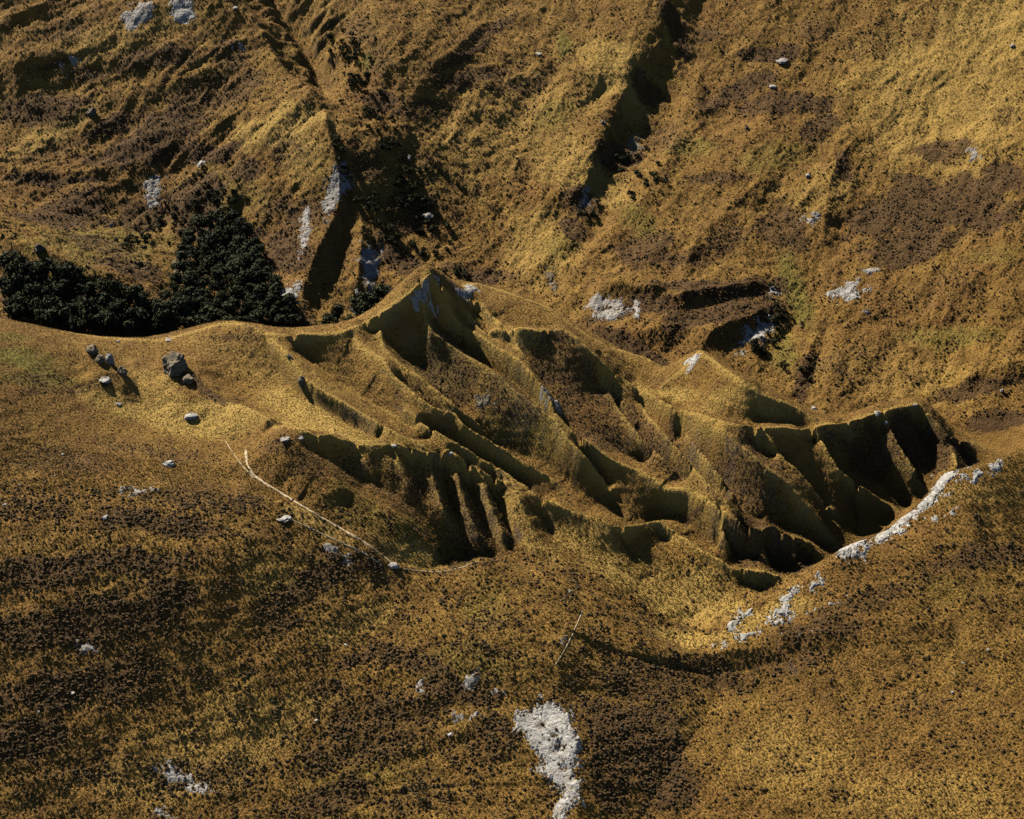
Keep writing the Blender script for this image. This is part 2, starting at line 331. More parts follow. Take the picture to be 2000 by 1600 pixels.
for r_, a_ in [([(856,900),(870,950),(890,1010),(915,1060)],4.5),([(905,915),(922,970),(950,1030),(978,1080)],4.5),([(952,945),(985,1010),(1010,1075)],4),([(800,900),(820,950),(845,1010)],3),
               ([(1445,1030),(1455,1070),(1470,1100)],4),([(1515,1040),(1522,1075),(1535,1108)],4)]:
    G_(a_, 5, 5, r_, t0=0.2, e0=0.4, **MID)
def relax_lines(L=24.0):
    """pull the base surface to the traced crests and gully floors, letting it relax between them"""
    jj0 = np.searchsorted(yv, 585); jj1 = np.searchsorted(yv, 880)
    sol = None
    for st, its in ((8, 500), (4, 300), (2, 200), (1, 90)):
        ay = yv[jj0:jj1:st]; ax = av[::st]; n, m = len(ay), len(ax)
        K = np.zeros((n, m), np.int8); Vv = np.zeros((n, m), np.float32); Wt = np.zeros((n, m), np.float32)
        for W, pl, g in TIN_LINES:
            for k in range(len(W)-1):
                p, q = W[k], W[k+1]; c = max(2, int(np.hypot(*(q-p)[:2])/(0.2*st))+2); t = np.linspace(0, 1, c)[:, None]
                r = p*(1-t)+q*t
                ci = np.rint((r[:, 0]/r[:, 1]-A0)/(A1-A0)*(NA-1)/st).astype(int)
                cj = np.rint((np.log(r[:, 1]/Y0)/math.log(Y1/Y0)*(NY-1)-jj0)/st).astype(int)
                ok = (ci >= 0) & (ci < m) & (cj >= 0) & (cj < n); ci, cj, rr = ci[ok], cj[ok], r[ok]
                vals = (rr[:, 2]-samp(BASE, rr[:, 0], rr[:, 1])).astype(np.float32)
                np.add.at(Vv, (cj, ci), vals); np.add.at(Wt, (cj, ci), 1.0); K[cj, ci] = np.maximum(K[cj, ci], 1 if g else 2)
        con = Wt > 0; Vv = np.where(con, Vv/np.maximum(Wt, 1), 0)
        if sol is None: r = np.zeros((n, m), np.float32)
        else:
            r = np.repeat(np.repeat(sol, 2, 0), 2, 1)[:n, :m]
            if r.shape != (n, m): r = np.pad(r, ((0, n-r.shape[0]), (0, m-r.shape[1])), mode='edge')
        dy = (np.gradient(ay)[:, None]).astype(np.float32); dx = ((ax[1]-ax[0])*ay[:, None]).astype(np.float32)
        wx_, wy_ = 1/dx**2, 1/dy**2; den = 2*wx_+2*wy_+1/L**2
        wx_, wy_ = (wx_/den)[1:-1], (wy_/den)[1:-1]
        for it in range(its):
            r[1:-1, 1:-1] = wx_*(r[1:-1, 2:]+r[1:-1, :-2])+wy_*(r[2:, 1:-1]+r[:-2, 1:-1])
            r[con] = Vv[con]
        for it in range(3 if st == 1 else 0):
            r[1:-1, 1:-1] = wx_*(r[1:-1, 2:]+r[1:-1, :-2])+wy_*(r[2:, 1:-1]+r[:-2, 1:-1])
            q = K == 2; r[q] = 0.5*r[q]+0.5*Vv[q]
        sol = r
    R = np.zeros_like(BASE); R[jj0:jj1] = sol
    return R
# --- far mountainside
R_(11, 5, 40, [(440,-30),(480,18),(520,70),(538,125),(595,168),(630,212),(640,235)], t0=0, e0=1, **FAR)
G_(14, 11, 5, [(510,-30),(555,50),(595,110),(628,170),(645,200)], t0=0, e0=1, rib=0.4, **FAR)
R_(3, 12, 5, [(560,-20),(600,35),(640,90),(660,135),(690,190)], t0=0, e0=1, rib=0.4, **FAR)
G_(4, 9, 9, [(660,60),(700,160),(735,240),(770,320),(800,400),(850,520)], rib=0.3, **FAR)
R_(4.5, 6, 5, [(630,215),(652,255),(685,350),(720,413),(755,462),(807,546)], **FAR)
R_(9, 4, 15, [(632,215),(650,310),(668,345),(665,400),(640,460),(605,520),(590,590)], t0=0.1, t1=0.1, e1=0.6, **FAR)
R_(7, 5, 8, [(700,400),(712,450),(700,520),(700,600)], **FAR)
R_(4, 8, 24, [(560,330),(520,400),(480,450)], **FAR)
R_(8.5, 7, 60, [(1345,-30),(1325,10),(1300,60),(1250,130),(1210,190),(1190,250),(1150,320),(1130,400),(1115,450),(1060,510),(1010,570)], t0=0, e0=1, t1=0.2, rib=0.2, **FAR)
G_(6, 10, 5, [(1350,-20),(1310,90),(1265,170),(1235,240),(1200,310),(1165,390),(1130,450),(1080,540)], rib=0.45, **FAR)
R_(4, 10, 7, [(1350,160),(1335,230),(1300,330),(1260,390),(1190,450),(1150,500),(1100,570)], **FAR)
G_(4, 6, 5, [(1195,190),(1165,215),(1140,235)], **FAR)
R_(5, 5, 18, [(1690,265),(1650,298),(1622,350),(1612,385),(1615,430),(1590,500)], **FAR)
R_(4, 6, 25, [(1660,215),(1560,300),(1500,340),(1400,440),(1330,540)], **FAR)
R_(4, 12, 6, [(1850,290),(1909,282),(1930,301),(1958,301),(2010,268)], **FAR)
R_(5, 4, 12, [(1600,640),(1583,676),(1566,718),(1552,760)], **FAR)
R_(3, 5, 10, [(1660,640),(1640,700),(1610,760)], **FAR)
R_(5, 9, 3, [(1280,595),(1380,570),(1440,560),(1500,560)], **FAR)
R_(6, 10, 3.5, [(1150,566),(1200,562),(1270,568),(1325,578)], **FAR)
R_(5, 7, 3, [(1370,690),(1405,640),(1450,628),(1510,600)], **FAR)
R_(4, 7, 4, [(1150,640),(1220,655),(1290,650),(1350,640)], **FAR)
R_(3.5, 9, 20, [(1420,100),(1500,140),(1560,200),(1570,260)], **FAR)
R_(3, 5, 16, [(790,0),(790,60),(775,130),(790,180),(770,240)], **FAR)
R_(4, 6, 16, [(960,40),(880,110),(820,160),(790,230)], **FAR)
R_(3, 5, 14, [(1020,100),(920,160),(840,210)], **FAR)
R_(8, 22, 8, [(-40,440),(0,463),(80,502),(160,525),(250,560),(310,590),(340,625)], t0=0, e0=1, **FAR)
R_(4, 12, 8, [(0,160),(80,115),(180,100),(250,60)], **FAR)
R_(5, 14, 6, [(0,330),(60,335),(160,345),(290,310),(350,280)], **FAR)
R_(3.5, 7, 18, [(240,170),(200,190),(170,215)], **FAR)
R_(3, 9, 12, [(50,260),(160,220),(260,160),(330,120)], **FAR)
R_(3, 9, 10, [(20,300),(120,270),(200,240),(280,230)], **FAR)
R_(4, 12, 8, [(80,440),(160,390),(230,370)], **FAR)
R_(5, 9, 8, [(340,420),(400,370),(450,330)], **FAR)
R_(4, 7, 10, [(500,300),(450,380),(440,450)], **FAR)
R_(3.5, 12, 10, [(1690,900),(1800,850),(1900,815),(2010,780)], ymin=860, ymax=1000)
R_(4, 12, 6, [(1850,760),(1900,740),(2010,710)], ymin=860, ymax=1000)
print('features', round(time.time()-T0, 1))

RT = relax_lines(); print('tin', len(TIN_LINES), round(time.time()-T0, 1))
H = BASE + RT + RID - GUL + FLUTE
# ------------------------------------------------------------------ natural roughness
far = sstep(870, 930, Y); near = 1-sstep(600, 680, Y+0.12*X)
wx = X+6*vnoise(X/35, Y/35, 91); wy = Y+6*vnoise(X/35+9, Y/35, 92)
midz = (1-far)*sstep(600, 650, Y+0.12*X)
H += fbm(wx, wy, 60, 3, 11)*1.6*(0.6+far-0.42*midz)
# ribs running down the slopes: stretched noise along the fall line of each region
def ribs(ang, sc, st, s, o=3):
    c, sn = math.cos(math.radians(ang)), math.sin(math.radians(ang))
    p = (wx*c+wy*sn); q = (-wx*sn+wy*c)
    return fbm(p/st, q, sc, o, s, ridged=True)
lf = sstep(-60, -140, X-(Y-1100)*0.1)
H += far*(1-lf)*(ribs(56, 34, 2.6, 21)*1.3 + ribs(60, 12, 2.4, 25, 2)*0.45)
H += far*lf*(ribs(28, 30, 2.2, 23)*1.5 + ribs(35, 11, 2.0, 27, 2)*0.6)
H += far*fbm(wx, wy, 16, 4, 29, ridged=True)*0.55
mid = (1-far)*(1-near)
H += mid*ribs(-48, 15, 2.6, 31)*0.3
H += near*(fbm(wx, wy, 24, 3, 41, ridged=True)*0.7)
# terracettes: little treads that follow the contour
ter = np.sin((H+1.2*fbm(X, Y, 12, 2, 55))/0.55*1.0)
H += ter*0.10*(1-far*0.3)
slopeY, slopeX = np.gradient(H, axis=0)/np.gradient(Y, axis=0), np.gradient(H, axis=1)/np.gradient(X, axis=1)
slopeY = slopeY  # steepness for the materials
STEEP = np.sqrt(slopeX**2+slopeY**2).astype(np.float32)
COARSE = H.copy()
# tussocks
c1, id1 = cells(X, Y, 1.25, 3)
tuft = np.clip(1-c1*1.5, 0, 1)**0.8*(0.35+0.65*id1)
H += tuft*0.42*(1+0.6*far-0.5*midz)
H += vnoise(X/0.9, Y/0.9, 77)*0.2*(1-0.5*midz)+far*vnoise(X/2.6, Y/2.6, 78)*0.3
print('rough', round(time.time()-T0, 1))

# ------------------------------------------------------------------ cover: heath, green, bare rock, traced in place, plus painted sun and shade
heath = np.zeros_like(X); green = np.zeros_like(X); pale = np.zeros_like(X); bare = np.zeros_like(X)  # pale: straw grass, also the painted sunlit tone
def patch(arr, u, v, ru, rv, ang=0, k=1.0, **kw):
    kw = kw or {}
    p0 = hit(u, v, COARSE, **kw); ca, sa = math.cos(math.radians(ang)), math.sin(math.radians(ang))
    e1 = hit(u+ru*ca, v-ru*sa, COARSE, **kw)-p0; e2 = hit(u-rv*sa, v-rv*ca, COARSE, **kw)-p0
    f1 = hit(u-ru*ca, v+ru*sa, COARSE, **kw)-p0; f2 = hit(u+rv*sa, v+rv*ca, COARSE, **kw)-p0
    pick = lambda a, b: a if np.hypot(a[0], a[1]) < np.hypot(b[0], b[1]) else -b
    a = pick(e1, f1)[:2]; b = pick(e2, f2)[:2]
    det = a[0]*b[1]-a[1]*b[0]
    if abs(det) < 1e-3: return
    m = 1.7*(np.abs(a)+np.abs(b))
    j0 = np.searchsorted(yv, p0[1]-m[1]); j1 = np.searchsorted(yv, p0[1]+m[1])
    aa = [(p0[0]+sx*m[0])/(p0[1]+sy*m[1]) for sx in (-1, 1) for sy in (-1, 1)]
    i0 = np.searchsorted(av, min(aa)); i1 = np.searchsorted(av, max(aa))
    if j1-j0 < 1 or i1-i0 < 1: return
    x = X[j0:j1, i0:i1]-p0[0]; y = Y[j0:j1, i0:i1]-p0[1]
    s = (x*b[1]-y*b[0])/det; t = (a[0]*y-a[1]*x)/det
    r = np.sqrt(s*s+t*t)+0.35*fbm(X[j0:j1, i0:i1], Y[j0:j1, i0:i1], 14, 3, 61)
    arr[j0:j1, i0:i1] = np.maximum(arr[j0:j1, i0:i1], k*sstep(1.25, 0.55, r))
HE = [(120,600,160,50,0,1),(260,630,100,40,0,1),(430,520,80,90,0,1),(450,620,130,40,0,1),(560,630,60,40,0,.9),  # heath and dark scrub, some painting shaded ground: u v ru rv angle strength
 (120,60,60,25,20,.5),(300,110,90,30,15,.7),(420,190,120,60,20,.6),(90,210,110,40,10,.7),(230,235,60,25,30,.8),(330,240,110,45,25,.8),
 (100,300,70,25,20,.5),(260,300,120,35,10,.8),(60,350,60,14,0,1),(140,355,60,12,0,1),(330,300,60,16,20,.9),(420,300,60,22,10,.9),(480,330,50,30,0,.8),
 (120,420,110,40,10,.8),(380,400,70,60,60,.9),(280,430,90,50,0,.7),(200,480,90,25,-15,.6),(250,520,90,25,-20,.8),(560,300,50,30,0,.5),(590,420,50,70,70,.7),(560,490,60,50,0,.8),
 (100,130,50,14,20,.7),(450,110,50,40,0,.6),(170,150,50,20,0,.6),
 (740,110,30,60,0,.5),(700,60,40,40,0,.5),(740,200,40,30,0,.8),(830,215,90,26,10,.6),(960,60,70,16,35,.7),(900,110,80,16,35,.8),(930,150,100,18,15,.8),(1010,170,70,22,10,.6),
 (820,330,70,40,0,.5),(800,420,60,60,-50,.7),(900,370,60,14,0,.5),(720,330,40,60,-40,.6),(780,500,60,40,-50,.8),(930,540,80,20,0,.8),(1050,150,60,20,20,.4),
 (1320,60,22,80,-70+90,.9),(1260,180,26,70,-60+90,.9),(1210,310,40,60,60,.9),(1300,270,50,60,60,.5),(1140,400,30,50,60,.9),(1120,450,30,30,0,1),
 (1500,110,80,20,10,.9),(1440,180,90,26,25,.9),(1540,200,110,26,10,.8),(1600,250,50,30,30,.8),(1590,60,60,30,0,.5),(1380,70,40,20,30,.6),(1820,60,60,30,0,.3),
 (1700,80,70,40,10,.4),(1750,160,80,30,10,.3),(1850,300,70,26,0,.8),(1960,230,40,25,0,.5),(1800,400,130,70,10,1),(1900,400,80,70,0,1),(1780,480,110,40,15,.9),(1700,440,60,40,10,.9),(1960,350,50,40,0,1),
 (1650,330,18,40,20,.9),(1530,440,60,60,60,.7),(1420,470,60,30,30,.6),(1260,490,60,50,30,.7),(1350,500,60,30,20,.6),(1400,350,70,14,0,.7),
 (1380,560,130,26,-5,.9),(1250,600,110,30,0,.8),(1480,560,60,30,0,.8),(1240,680,100,24,-20,.8),(1380,620,110,26,10,.9),(1500,600,40,50,0,.8),
 (1570,740,20,60,80-90,.9),(1640,720,40,50,0,.5),(1750,600,60,60,0,.35),(1850,560,80,60,0,.4),(1900,760,110,26,10,.8),(1950,820,80,26,10,.9),(1860,870,60,20,0,.9),(1760,840,60,12,20,.7),(1700,690,50,40,0,.4),
 # middle faces, their shade deepened by painted heath tone
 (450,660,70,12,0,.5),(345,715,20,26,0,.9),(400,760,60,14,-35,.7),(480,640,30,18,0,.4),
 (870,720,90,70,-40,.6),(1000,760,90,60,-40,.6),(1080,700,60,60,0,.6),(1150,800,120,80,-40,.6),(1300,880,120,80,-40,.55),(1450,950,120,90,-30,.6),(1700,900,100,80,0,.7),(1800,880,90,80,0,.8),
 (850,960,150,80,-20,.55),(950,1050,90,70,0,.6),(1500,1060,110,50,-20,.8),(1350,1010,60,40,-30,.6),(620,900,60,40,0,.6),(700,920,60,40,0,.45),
 # near
 (150,760,130,12,5,.5),(80,740,80,14,0,.5),(120,900,130,30,-5,.55),(330,890,150,20,-10,.5),(60,990,90,30,0,.45),(400,970,130,40,-10,.5),(540,870,60,24,-20,.5),
 (300,1020,160,26,-10,.75),(260,1100,150,30,0,.8),(100,1120,130,30,0,.8),(100,1230,150,50,0,.8),(230,1200,130,50,0,.75),(330,1160,70,40,0,.9),(120,1350,150,40,10,1),(50,1440,110,40,10,1),(250,1330,120,60,0,.6),
 (650,1120,100,30,20,.9),(560,1170,80,30,20,.8),(660,1090,60,20,-20,.6),(560,1220,60,20,30,.7),(700,1290,50,16,20,.8),(640,1340,40,14,0,.7),(800,1290,120,30,-20,.7),(930,1270,90,20,-10,.4),(960,1220,60,14,0,.5),
 (760,1400,200,50,15,.6),(700,1470,160,50,20,.6),(880,1350,110,30,-10,.8),(950,1440,80,50,10,.6),(400,1520,120,40,0,.5),(650,1560,120,40,20,.8),(800,1560,100,30,10,.5),(150,1500,120,40,0,.4),
 (1260,1330,130,60,-10,.7),(1250,1430,130,80,-20,1),(1290,1520,80,90,0,1),(1200,1500,50,90,0,1),(1400,1330,110,50,0,.7),(1540,1290,110,40,10,.6),(1700,1170,160,26,20,.6),(1900,1090,120,30,10,.8),(1600,1230,120,24,15,.8),  # first entries paint the shade of the dark right-facing fold
 (1800,1380,120,30,0,.4),(1950,1180,80,30,0,.4),(1900,1450,90,20,0,.4),(1300,1230,50,20,0,.5),
 (600,1010,60,20,-35,.4),
]
for e in HE: patch(heath, *e)
for e in [(40,700,90,26,-10,.9),(80,740,100,14,0,.7),(20,660,40,12,0,.6),(560,1150,90,20,10,.2),(1100,80,16,26,0,.8),(1080,230,50,30,40,.4),(760,360,60,60,0,.3),(1550,560,26,90,20,.8),(1530,690,30,50,10,.6),(1350,290,60,20,10,.5),(1500,310,80,30,10,.4),
          (1250,440,30,60,50,.5),(1850,660,100,30,0,.5),(1940,500,60,20,0,.4),(720,120,16,20,0,.7),(1100,470,40,30,0,.4),(800,900,200,60,-30,.15),(1020,780,120,90,-40,.35),(850,720,60,60,-40,.4),(1150,1100,200,50,-20,.15),
          (820,1050,100,40,-30,.5),(700,1000,80,40,-30,.5),(200,480,150,60,0,.5),(430,380,100,80,0,.35),(900,1290,110,50,0,.4),(1840,1150,100,30,0,.3),(950,1190,60,40,-40,.4),(720,1500,150,60,0,.25)]:
    patch(green, *e)
for e in [(550,240,110,60,0,.8),(600,300,50,60,0,.6),(420,820,260,40,-12,1),(620,820,140,44,-25,1),(300,760,90,40,-40,.7),(500,720,180,50,-20,.35),(1200,130,60,120,-30+60,.8),(1130,330,60,120,60,.7),(1050,480,70,80,50,.6),(1000,250,200,120,30,.4),
          (1300,1160,220,60,-25,.8),(1150,1060,120,40,-30,.8),(1330,1250,90,20,0,1),(1450,770,110,40,-30,.6),(1300,770,80,16,-20,.9),(820,1090,110,26,-20,.9),(620,1020,120,16,-35,.8),(1850,200,200,180,0,.7),(1950,60,140,90,0,.8),(1600,380,90,50,30,.4),(1500,1200,120,20,25,.8),
          (250,60,160,40,15,.4),(120,240,110,20,20,.6),(60,290,80,16,20,.6),(520,1130,60,60,0,.4),(450,1450,200,80,20,.5),(330,1530,150,60,0,.4),(700,1220,100,30,20,.5),(1000,1000,120,20,-30,.6),(780,820,120,14,-30,.6),(1800,1560,200,60,0,.4),(1550,1480,120,80,0,.4),
          (1900,960,120,30,20,.5),(1750,740,160,60,0,.3)]:
    patch(pale, *e)  # straw grass, with sunlit basin, benches and flanks painted brighter
pale = np.maximum(pale, CREST)  # pale dry crest grass, with its rim highlight painted in
steepm = sstep(1.15, 1.9, STEEP)
bare = np.maximum(bare, steepm*sstep(-0.1, 0.5, fbm(X, Y, 7, 3, 88))*0.18).astype(np.float32)
print('cover', round(time.time()-T0, 1))

# ------------------------------------------------------------------ materials
def new_mat(name):
    m = bpy.data.materials.new(name); m.use_nodes = True; nt = m.node_tree
    b = nt.nodes['Principled BSDF']; b.inputs['Specular IOR Level'].default_value = 0.15; b.inputs['Roughness'].default_value = 0.9
    return m, nt, b
def N(nt, t, **k):
    n = nt.nodes.new(t)
    for a, v in k.items(): setattr(n, a, v)
    return n
def noise(nt, vec, sc, det=3, rough=0.6):
    n = N(nt, 'ShaderNodeTexNoise'); n.inputs['Scale'].default_value = sc; n.inputs['Detail'].default_value = det; n.inputs['Roughness'].default_value = rough
    nt.links.new(vec, n.inputs['Vector']); return n.outputs['Fac']
def mapr(nt, x, a, b, c=0.0, d=1.0):
    n = N(nt, 'ShaderNodeMapRange'); n.inputs[1].default_value = a; n.inputs[2].default_value = b; n.inputs[3].default_value = c; n.inputs[4].default_value = d
    nt.links.new(x, n.inputs[0]); return n.outputs[0]
def mth(nt, op, a, b=None):
    n = N(nt, 'ShaderNodeMath', operation=op)
    for i, s in enumerate((a, b)):
        if s is None: continue
        if isinstance(s, (int, float)): n.inputs[i].default_value = s
        else: nt.links.new(s, n.inputs[i])
    return n.outputs[0]
def mix(nt, f, a, b):
    n = N(nt, 'ShaderNodeMix', data_type='RGBA')
    for i, s in ((0, f), (6, a), (7, b)):
        if isinstance(s, (tuple, float, int)): n.inputs[i].default_value = (*s, 1) if isinstance(s, tuple) else s
        else: nt.links.new(s, n.inputs[i])
    return n.outputs[2]
def attr(nt, name):
    n = N(nt, 'ShaderNodeAttribute'); n.attribute_name = name; return n.outputs['Fac']
def geo(nt): return N(nt, 'ShaderNodeNewGeometry').outputs['Position']
def bump(nt, b, h, dist, st=1.0):
    n = N(nt, 'ShaderNodeBump'); n.inputs['Distance'].default_value = dist; n.inputs['Strength'].default_value = st
    nt.links.new(h, n.inputs['Height']); nt.links.new(n.outputs[0], b.inputs['Normal'])

MG, nt_, b_ = new_mat('tussock_ground')
pos = geo(nt_)
n_big = noise(nt_, pos, 0.018, 4); n_mid = noise(nt_, pos, 0.11, 4); n_f = noise(nt_, pos, 0.9, 3, 0.7); n_s = noise(nt_, pos, 2.6, 2, 0.7)
col = mix(nt_, mapr(nt_, n_mid, 0.35, 0.65), (0.105, 0.053, 0.009), (0.200, 0.112, 0.019))
col = mix(nt_, mth(nt_, 'MULTIPLY', mapr(nt_, n_big, 0.42, 0.62), 0.45), col, (0.130, 0.058, 0.012))
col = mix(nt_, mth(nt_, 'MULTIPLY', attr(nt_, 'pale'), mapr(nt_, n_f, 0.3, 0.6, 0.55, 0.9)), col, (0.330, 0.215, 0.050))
col = mix(nt_, mth(nt_, 'MULTIPLY', attr(nt_, 'green'), mapr(nt_, n_mid, 0.3, 0.6, 0.4, 1.0)), col, (0.110, 0.105, 0.014))
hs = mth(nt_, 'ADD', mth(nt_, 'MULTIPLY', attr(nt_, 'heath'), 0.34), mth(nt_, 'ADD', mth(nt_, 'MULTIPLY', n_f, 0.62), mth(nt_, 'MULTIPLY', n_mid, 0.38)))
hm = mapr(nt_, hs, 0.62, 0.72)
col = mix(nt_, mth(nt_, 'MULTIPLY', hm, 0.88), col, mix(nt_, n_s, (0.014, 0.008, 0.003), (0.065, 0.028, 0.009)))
col = mix(nt_, mapr(nt_, n_s, 0.52, 0.75, 0.0, 0.35), col, (0.40, 0.27, 0.09))  # pale tussock tips, their sunlit speckle painted in
col = mix(nt_, mapr(nt_, n_s, 0.48, 0.30, 0.0, 0.6), col, (0.050, 0.030, 0.010))  # dead skirts and the shade in tussock gaps, painted dark
col = mix(nt_, attr(nt_, 'bare'), col, mix(nt_, n_f, (0.045, 0.040, 0.032), (0.16, 0.14, 0.12)))
nt_.links.new(col, b_.inputs['Base Color'])
hh = mth(nt_, 'ADD', mth(nt_, 'MULTIPLY', n_s, 0.35), mth(nt_, 'MULTIPLY', n_f, 1.0))
bump(nt_, b_, hh, 1.3, 0.9)

# ------------------------------------------------------------------ build the ground as sheets cut from the one grid
HF = np.zeros((len(YFULL), len(AF)), np.float32)
XF = (AF[None, :]*YFULL[:, None]).astype(np.float32); YYF = np.repeat(YFULL[:, None], len(AF), 1).astype(np.float32)
mask_out = np.ones(HF.shape, bool); mask_out[iy0:iy0+NY, ia0:ia0+NA] = False
bo = np.clip(base(XF[mask_out], YYF[mask_out]), -620, -90)
HF[mask_out] = bo + fbm(XF[mask_out], YYF[mask_out], 90, 4, 11)*3
HF[iy0:iy0+NY, ia0:ia0+NA] = H
def full(a):
    f = np.zeros(HF.shape, np.float32); f[iy0:iy0+NY, ia0:ia0+NA] = a; return f
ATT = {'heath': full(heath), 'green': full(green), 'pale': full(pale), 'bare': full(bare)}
nyF, naF = HF.shape
def link(o): SC.collection.objects.link(o); return o
def sheet(name, j0, j1):
    x = XF[j0:j1+1].ravel(); y = YYF[j0:j1+1].ravel(); z = HF[j0:j1+1].ravel(); r = j1-j0+1
    co = np.stack([x, y, z], 1).astype(np.float32)
    jj, ii = np.meshgrid(np.arange(r-1), np.arange(naF-1), indexing='ij'); a = (jj*naF+ii).ravel()
    F = np.stack([a, a+1, a+1+naF, a+naF], 1).astype(np.int32)
    me = bpy.data.meshes.new(name); me.vertices.add(len(co)); me.vertices.foreach_set('co', co.ravel())
    me.loops.add(F.size); me.loops.foreach_set('vertex_index', F.ravel()); me.polygons.add(len(F))
    me.polygons.foreach_set('loop_start', np.arange(0, F.size, 4, dtype=np.int32)); me.update(calc_edges=True)
    for k, f in ATT.items():
        at = me.attributes.new(k, 'FLOAT', 'POINT'); at.data.foreach_set('value', f[j0:j1+1].ravel())
    me.materials.append(MG); me.polygons.foreach_set('use_smooth', np.ones(len(F), bool))
    o = link(bpy.data.objects.new(name, me)); o['kind'] = 'structure'; return o
jc = iy0+int(np.searchsorted(yv, 868))
sheet('hills', 0, jc)
sheet('mountainside', jc, nyF-1)
print('ground', round(time.time()-T0, 1))
def inpoly(x, y, poly):
    c = np.zeros(np.shape(x), bool); n = len(poly)
    for i in range(n):
        (ax, ay), (bx, by) = poly[i], poly[(i+1) % n]
        if ay == by: continue
        c ^= ((ay > y) != (by > y)) & (x < (bx-ax)*(y-ay)/(by-ay)+ax)
    return c
# ------------------------------------------------------------------ helpers for things standing on the ground
def gz(x, y): return samp(H, x, y)
def place(u, v, ymin=480, ymax=1320): return hit(u, v, H, 0, ymin, ymax)
def mesh_from(name, co, faces, mat, smooth=False, attrs=None):
    me = bpy.data.meshes.new(name); co = np.asarray(co, np.float32); faces = np.asarray(faces, np.int32); k = faces.shape[1]
    me.vertices.add(len(co)); me.vertices.foreach_set('co', co.ravel())
    me.loops.add(faces.size); me.loops.foreach_set('vertex_index', faces.ravel())
    me.polygons.add(len(faces)); me.polygons.foreach_set('loop_start', np.arange(0, faces.size, k, dtype=np.int32))
    me.update(calc_edges=True); me.polygons.foreach_set('use_smooth', np.full(len(faces), smooth))
    for a, f in (attrs or {}).items():
        at = me.attributes.new(a, 'FLOAT', 'POINT'); at.data.foreach_set('value', np.asarray(f, np.float32))
    if mat: me.materials.append(mat)
    return me
def newobj(name, me, parent=None):
    o = link(bpy.data.objects.new(name, me))
    if parent: o.parent = parent
    return o
def tag(o, label, cat, group=None, kind=None):
    if label: o['label'] = label
    if cat: o['category'] = cat
    if group: o['group'] = group
    if kind: o['kind'] = kind
    return o
def ico(sub):
    import bmesh
    bm = bmesh.new(); bmesh.ops.create_icosphere(bm, subdivisions=sub, radius=1)
    v = np.array([x.co[:] for x in bm.verts], np.float32); f = np.array([[x.index for x in p.verts] for p in bm.faces], np.int32); bm.free(); return v, f
def n3(p, sc, s):   # cheap 3-D-ish noise from three planes
    return (vnoise(p[:, 0]/sc+11, p[:, 1]/sc-5, s)+vnoise(p[:, 1]/sc, p[:, 2]/sc+3, s+1)+vnoise(p[:, 2]/sc-7, p[:, 0]/sc, s+2))/2.0

# ------------------------------------------------------------------ rock material
def rock_mat(name, c0, c1, c2):
    m, nt, b = new_mat(name); p = geo(nt)
    st = N(nt, 'ShaderNodeMapping'); st.inputs['Rotation'].default_value = (0.5, 0.35, 0.6); st.inputs['Scale'].default_value = (0.35, 0.35, 2.2)
    nt.links.new(p, st.inputs['Vector'])
    a1 = noise(nt, st.outputs[0], 0.8, 5, 0.7); a2 = noise(nt, p, 1.1, 4, 0.7); a3 = noise(nt, p, 0.25, 3)
    c = mix(nt, mapr(nt, a1, 0.38, 0.62), c0, c1); c = mix(nt, mapr(nt, a2, 0.40, 0.30), c, c2)
    c = mix(nt, mapr(nt, a3, 0.5, 0.75, 0, 0.5), c, (0.20, 0.15, 0.075))
    nt.links.new(c, b.inputs['Base Color'])
    bump(nt, b, mth(nt, 'ADD', a1, mth(nt, 'MULTIPLY', a2, 0.7)), 0.8, 1.0); return m
MR_PALE = rock_mat('pale_rock', (0.17, 0.16, 0.145), (0.37, 0.35, 0.31), (0.045, 0.038, 0.03))
MR_GREY = rock_mat('grey_rock', (0.13, 0.12, 0.11), (0.30, 0.275, 0.24), (0.035, 0.03, 0.025))
MR_DARK = rock_mat('dark_rock', (0.07, 0.055, 0.035), (0.17, 0.14, 0.095), (0.025, 0.018, 0.012))

